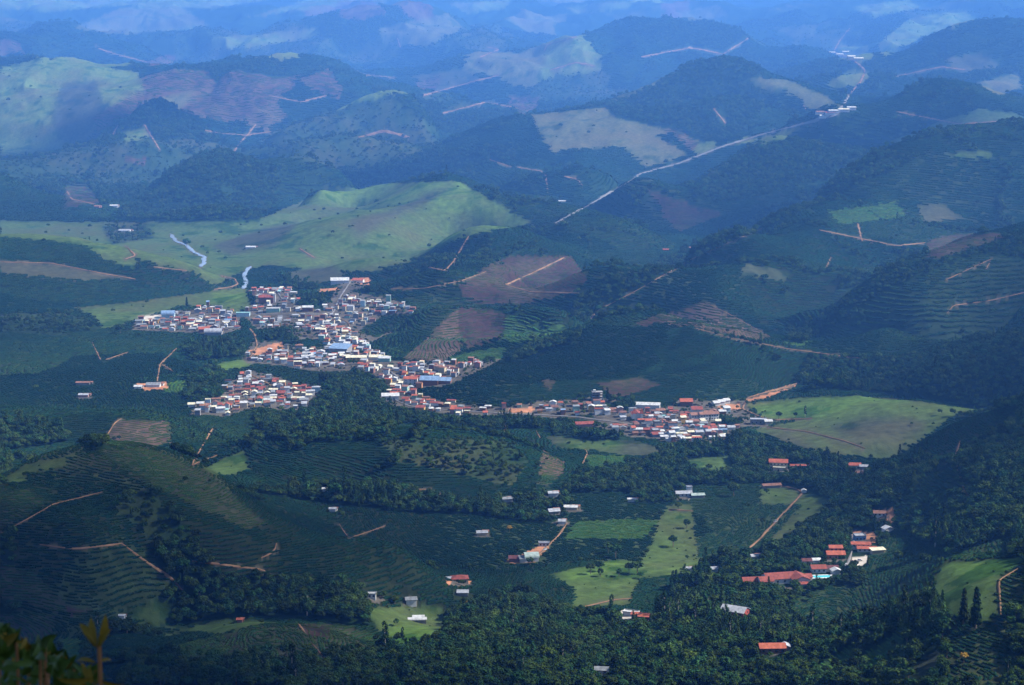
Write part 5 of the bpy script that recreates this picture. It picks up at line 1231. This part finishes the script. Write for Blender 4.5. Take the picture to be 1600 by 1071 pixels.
for nm, lo, hi, lab in (('near_coffee_rows', 0, 1750, 'dark coffee rows on the near hills'), ('middle_coffee_rows', 1750, 2700, 'dark coffee rows round the town'), ('spur_coffee_rows', 2700, 4400, 'blue green coffee rows on the long spurs'), ('far_coffee_rows', 4400, 99999, 'hazy coffee rows on the far hills')):
    m_ = (hc == ID['coffee']) & (hy >= lo) & (hy < hi); instancer(nm, HP3[m_], HR[m_], HS[m_], C0, (np.mod(plot[m_] * 11.7, 1) + rng.normal(0, .12, m_.sum()) > .62).astype(int), lab)
m_ = np.isin(hc, [ID['young'], ID['brown']]); instancer('young_coffee_rows', HP3[m_], HR[m_], HS[m_], C1, np.zeros(m_.sum()), 'young coffee rows with bare soil showing between')
m_ = hc == ID['crop']; instancer('crop_rows', HP3[m_], HR[m_], HS[m_], C2, np.zeros(m_.sum()), 'light green crop rows in the smaller fields')
# tufts and low bushes on the pastures
dn = np.where(np.isin(CL, [ID['pasture'], ID['dull'], ID['bright']]), np.where(GY < 2300, 1 / 300.0, 1 / 2200.0), np.where(CL == ID['scrub'], 1 / 30.0, 0)) / np.clip(GY / 1800, .8, 3) ** 2
dn = dn * (fbm(GX / 45, GY / 45, 3, 500) > 0.12)
bx, by, bc = scatter(VIS & (dn > 0) & (GY < 9000), dn); n = len(bx); bs = rng.lognormal(0, .35, n) * np.clip(by / 1800, .8, 4) * 0.24
instancer('pasture_shrubs', np.stack([bx, by, gz(bx, by) - bs * 3.0], -1), np.stack([np.zeros(n), np.zeros(n), rng.uniform(0, 6, n)], -1), np.stack([bs, bs, bs * .8], -1), [PROTO[k] for k in ks if CKIND[k] == 'broad'][:2], rng.integers(0, 2, n), 'low bushes dotted over the pastures and scrub')
#@@FG
# ------------------------------------------------------------------ shrub at the viewpoint, bottom left, out of focus
M_FL = mat('shrub_leaf', (.022, .046, .008), 0.6, 0.3, 30.0, 0.1)
M_FO = mat('sprout_leaf', (.085, .062, .009), 0.6, 0.35, 25.0, 0.08)
M_FS = mat('sprout_stem', (.12, .055, .025), 0.6, 0.2, 40.0, 0.2)
def leaf_mesh(name, m, L=1.0, wd=0.34):
    V, F = [], []; n = 7
    for i in range(n + 1):
        t = i / n; hw = wd * 0.5 * (math.sin(math.pi * min(1, t * .96 + .04)) ** .75); z = 0.10 * math.sin(t * 2.6) - .12 * t * t
        V += [(-hw, t * L, z + .10 * hw / wd), (0, t * L, z), (hw, t * L, z + .10 * hw / wd)]
    for i in range(n):
        for j in range(2): a = i * 3 + j; F.append((a, a + 1, a + 4, a + 3))
    return quads_mesh(name, V, F, m, True)
LG_, LO_ = leaf_mesh('leaf', M_FL), leaf_mesh('leaf', M_FO, 1.0, .24)
def pxpt(u, v, y): return Vector((float(xs(u, v)) * y, y, H - float(slope(v)) * y))
def stem(name, a, b, r0, r1, parent, m):
    V, F = [], []; d = (b - a).normalized(); t = d.cross(Vector((0, 1, .2))).normalized(); s_ = d.cross(t); n = 5
    for i in range(n + 1):
        p = a.lerp(b, i / n) + t * math.sin(i * 1.1) * r0 * .8; r = r0 + (r1 - r0) * i / n
        for j in range(6): an = j * math.pi / 3; V.append(tuple(p + (t * math.cos(an) + s_ * math.sin(an)) * r))
    for i in range(n):
        for j in range(6): F.append((i * 6 + j, i * 6 + (j + 1) % 6, i * 6 + 6 + (j + 1) % 6, i * 6 + 6 + j))
    o = link(name, quads_mesh(name, V, F, m, True)); o.parent = parent; o.matrix_parent_inverse = parent.matrix_world.inverted(); return o
def put_leaf(me_, base, tip, parent, roll=0.0, wide=1.0):
    d = tip - base; L = d.length; yv = d.normalized(); view = (base - Vector((0, 0, H))).normalized(); zv = (-view - yv * (-view).dot(yv)).normalized()
    zv = Matrix.Rotation(roll, 3, yv) @ zv; xv = yv.cross(zv)
    o = link('leaf', me_); M = Matrix((xv * L * wide, yv * L, zv * L)).transposed().to_4x4(); M.translation = base
    o.parent = parent; o.matrix_world = M; return o
YS = 3.6
gr_ = Vector((float(xs(150, 1071)) * YS, YS, 448.0))
spr = link('sprout', None, loc=gr_); bpy.context.view_layer.update()
tag(spr, 'blurred upright sprout with yellow brown young leaves, bottom left', 'plant')
top = pxpt(152, 1008, YS); stem('stem', gr_ + Vector((-.004, 0, -.02)), top, .0065, .0042, spr, M_FS)
for (a, b, rl, wk_) in (((150, 1012), (124, 972), .3, 1.0), ((151, 1010), (141, 964), -.2, .9), ((154, 1010), (166, 961), .5, 1.15), ((155, 1012), (172, 983), -.6, .9), ((150, 1013), (132, 985), .9, .9), ((149, 1036), (117, 1032), .7, .8), ((152, 1036), (176, 1031), -.7, .8), ((143, 1068), (128, 1040), .2, 1.1), ((146, 1068), (139, 1042), -.4, 1.1), ((150, 1060), (196, 1072), .8, .8), ((146, 1060), (86, 1062), -.7, .8)):
    put_leaf(LO_, pxpt(*a, YS), pxpt(*b, YS + random.uniform(-.04, .04)), spr, rl, wk_)
rs = random.Random(5)
gs = Vector((float(xs(20, 1071)) * 3.9, 3.9, 448.0)); shr = link('shrub', None, loc=gs); bpy.context.view_layer.update()
tag(shr, 'dark glossy green shrub in the bottom left corner', 'shrub')
for i in range(16):
    u = rs.uniform(-40, 135); y = rs.uniform(3.7, 4.3); vt = 990 + max(0, (u - 20)) * .42 + rs.uniform(0, 42); tp = pxpt(u, vt + 8, y); bs_ = Vector((gs.x + (tp.x - gs.x) * .5, gs.y + (y - 3.9) * .5, 447.98))
    stem('stem', bs_, tp, .006, .003, shr, M_FS)
for i in range(270):
    u = rs.uniform(-45, 150); y = rs.uniform(3.6, 4.35); lim = 988 + max(0, u - 15) * .48 + 7 * math.sin(u * .16); v = lim + abs(rs.gauss(0, 1)) * 45 + 4
    if v > 1100: v = rs.uniform(lim + 10, 1100)
    a = rs.gauss(-math.pi / 2, 1.0); L = rs.uniform(17, 34); b_ = pxpt(u, v, y); t_ = pxpt(u + math.cos(a) * L, v + math.sin(a) * L * .8, y + rs.uniform(-.06, .05))
    put_leaf(LG_ if rs.random() < .9 else LO_, b_, t_, shr, rs.uniform(-.9, .9), rs.uniform(.7, 1.1))

# ------------------------------------------------------------------ unseen cloud meshes, added high above to cast shade on the land
M_SHADE_CLOUD = bpy.data.materials.new('shade_cloud'); M_SHADE_CLOUD.use_nodes = True
_t = M_SHADE_CLOUD.node_tree; _t.nodes.clear()
_o = _t.nodes.new('ShaderNodeOutputMaterial'); _m = _t.nodes.new('ShaderNodeMixShader'); _d = _t.nodes.new('ShaderNodeBsdfDiffuse'); _r = _t.nodes.new('ShaderNodeBsdfTranslucent')
_d.inputs['Color'].default_value = (.85, .85, .86, 1); _r.inputs['Color'].default_value = (.8, .82, .85, 1); _m.inputs['Fac'].default_value = 0.45
_t.links.new(_d.outputs[0], _m.inputs[1]); _t.links.new(_r.outputs[0], _m.inputs[2]); _t.links.new(_m.outputs[0], _o.inputs['Surface'])
CLOUD_Z = 2400.0
def shade_cloud(x, y, R, seed):
    r = np.random.default_rng(seed); V, F = [], []
    for i in range(11):
        a = r.uniform(0, 6.28); q_ = R * 0.62 * math.sqrt(r.random()); rr = R * r.uniform(.32, .6); nu, nv = 22, 12; k = len(V); ph = r.uniform(0, 6, 8)
        for j in range(nv + 1):
            th = math.pi * j / nv
            for n_ in range(nu):
                b = 2 * math.pi * n_ / nu
                e = 1 + .16 * math.sin(4 * b + ph[0]) * math.sin(3 * th + ph[1]) + .10 * math.sin(7 * b + ph[2] + 5 * th) + .07 * math.sin(11 * b + ph[3]) * math.sin(8 * th)
                zz_ = math.cos(th) * e; zz_ = zz_ if zz_ > 0 else zz_ * .25
                V.append((q_ * math.cos(a) + rr * e * math.sin(th) * math.cos(b), q_ * math.sin(a) + rr * e * math.sin(th) * math.sin(b), rr * .62 * zz_))
        for j in range(nv):
            for n_ in range(nu): F.append((k + j * nu + n_, k + (j + 1) * nu + n_, k + (j + 1) * nu + (n_ + 1) % nu, k + j * nu + (n_ + 1) % nu))
    o = link('shade_cloud', quads_mesh('shade_cloud', V, F, M_SHADE_CLOUD, True), loc=(x + sv.x / sv.z * (CLOUD_Z), y + sv.y / sv.z * (CLOUD_Z), CLOUD_Z))
    return tag(o, kind='structure')
SHADE_CLOUDS = [(-700, 300, 600), (0, 350, 600), (650, 450, 550), (-350, 850, 400), (250, 680, 330), (-340, 1090, 270), (-620, 1330, 190), (-350, 1330, 130), (-180, 1560, 170), (-1000, 1000, 400), (-1250, 2100, 400), (-900, 2600, 230),
          (520, 1700, 210), (640, 2150, 210), (1250, 2300, 500), (950, 1350, 420), (820, 2750, 190), (1500, 3600, 500), (-1700, 3300, 520), (700, 4500, 260), (1900, 5200, 500), (-300, 5900, 330), (900, 5600, 330), (-1500, 7000, 450)]
for i_, (x_, y_, R_) in enumerate(SHADE_CLOUDS): shade_cloud(x_, y_, R_, 700 + i_)

# ------------------------------------------------------------------ haze
top_z = float(GZ.max()) + 40; lo_z = float(GZ.min()) - 4
V, F = [], []; box(V, F, -29500, 29500, -300, 33000, lo_z, top_z)
hm = bpy.data.materials.new('haze'); hm.use_nodes = True; t = hm.node_tree
for nd in list(t.nodes):
    if nd.type == 'BSDF_PRINCIPLED': t.nodes.remove(nd)
pv = t.nodes.new('ShaderNodeVolumePrincipled'); pv.inputs['Color'].default_value = HAZE_COLOR + (1,); pv.inputs['Density'].default_value = HAZE_DENSITY; pv.inputs['Anisotropy'].default_value = 0.0
t.links.new(pv.outputs['Volume'], [n_ for n_ in t.nodes if n_.type == 'OUTPUT_MATERIAL'][0].inputs['Volume'])
tag(link('haze', quads_mesh('haze', V, F, hm)), 'blue haze filling the valley air', kind='stuff')
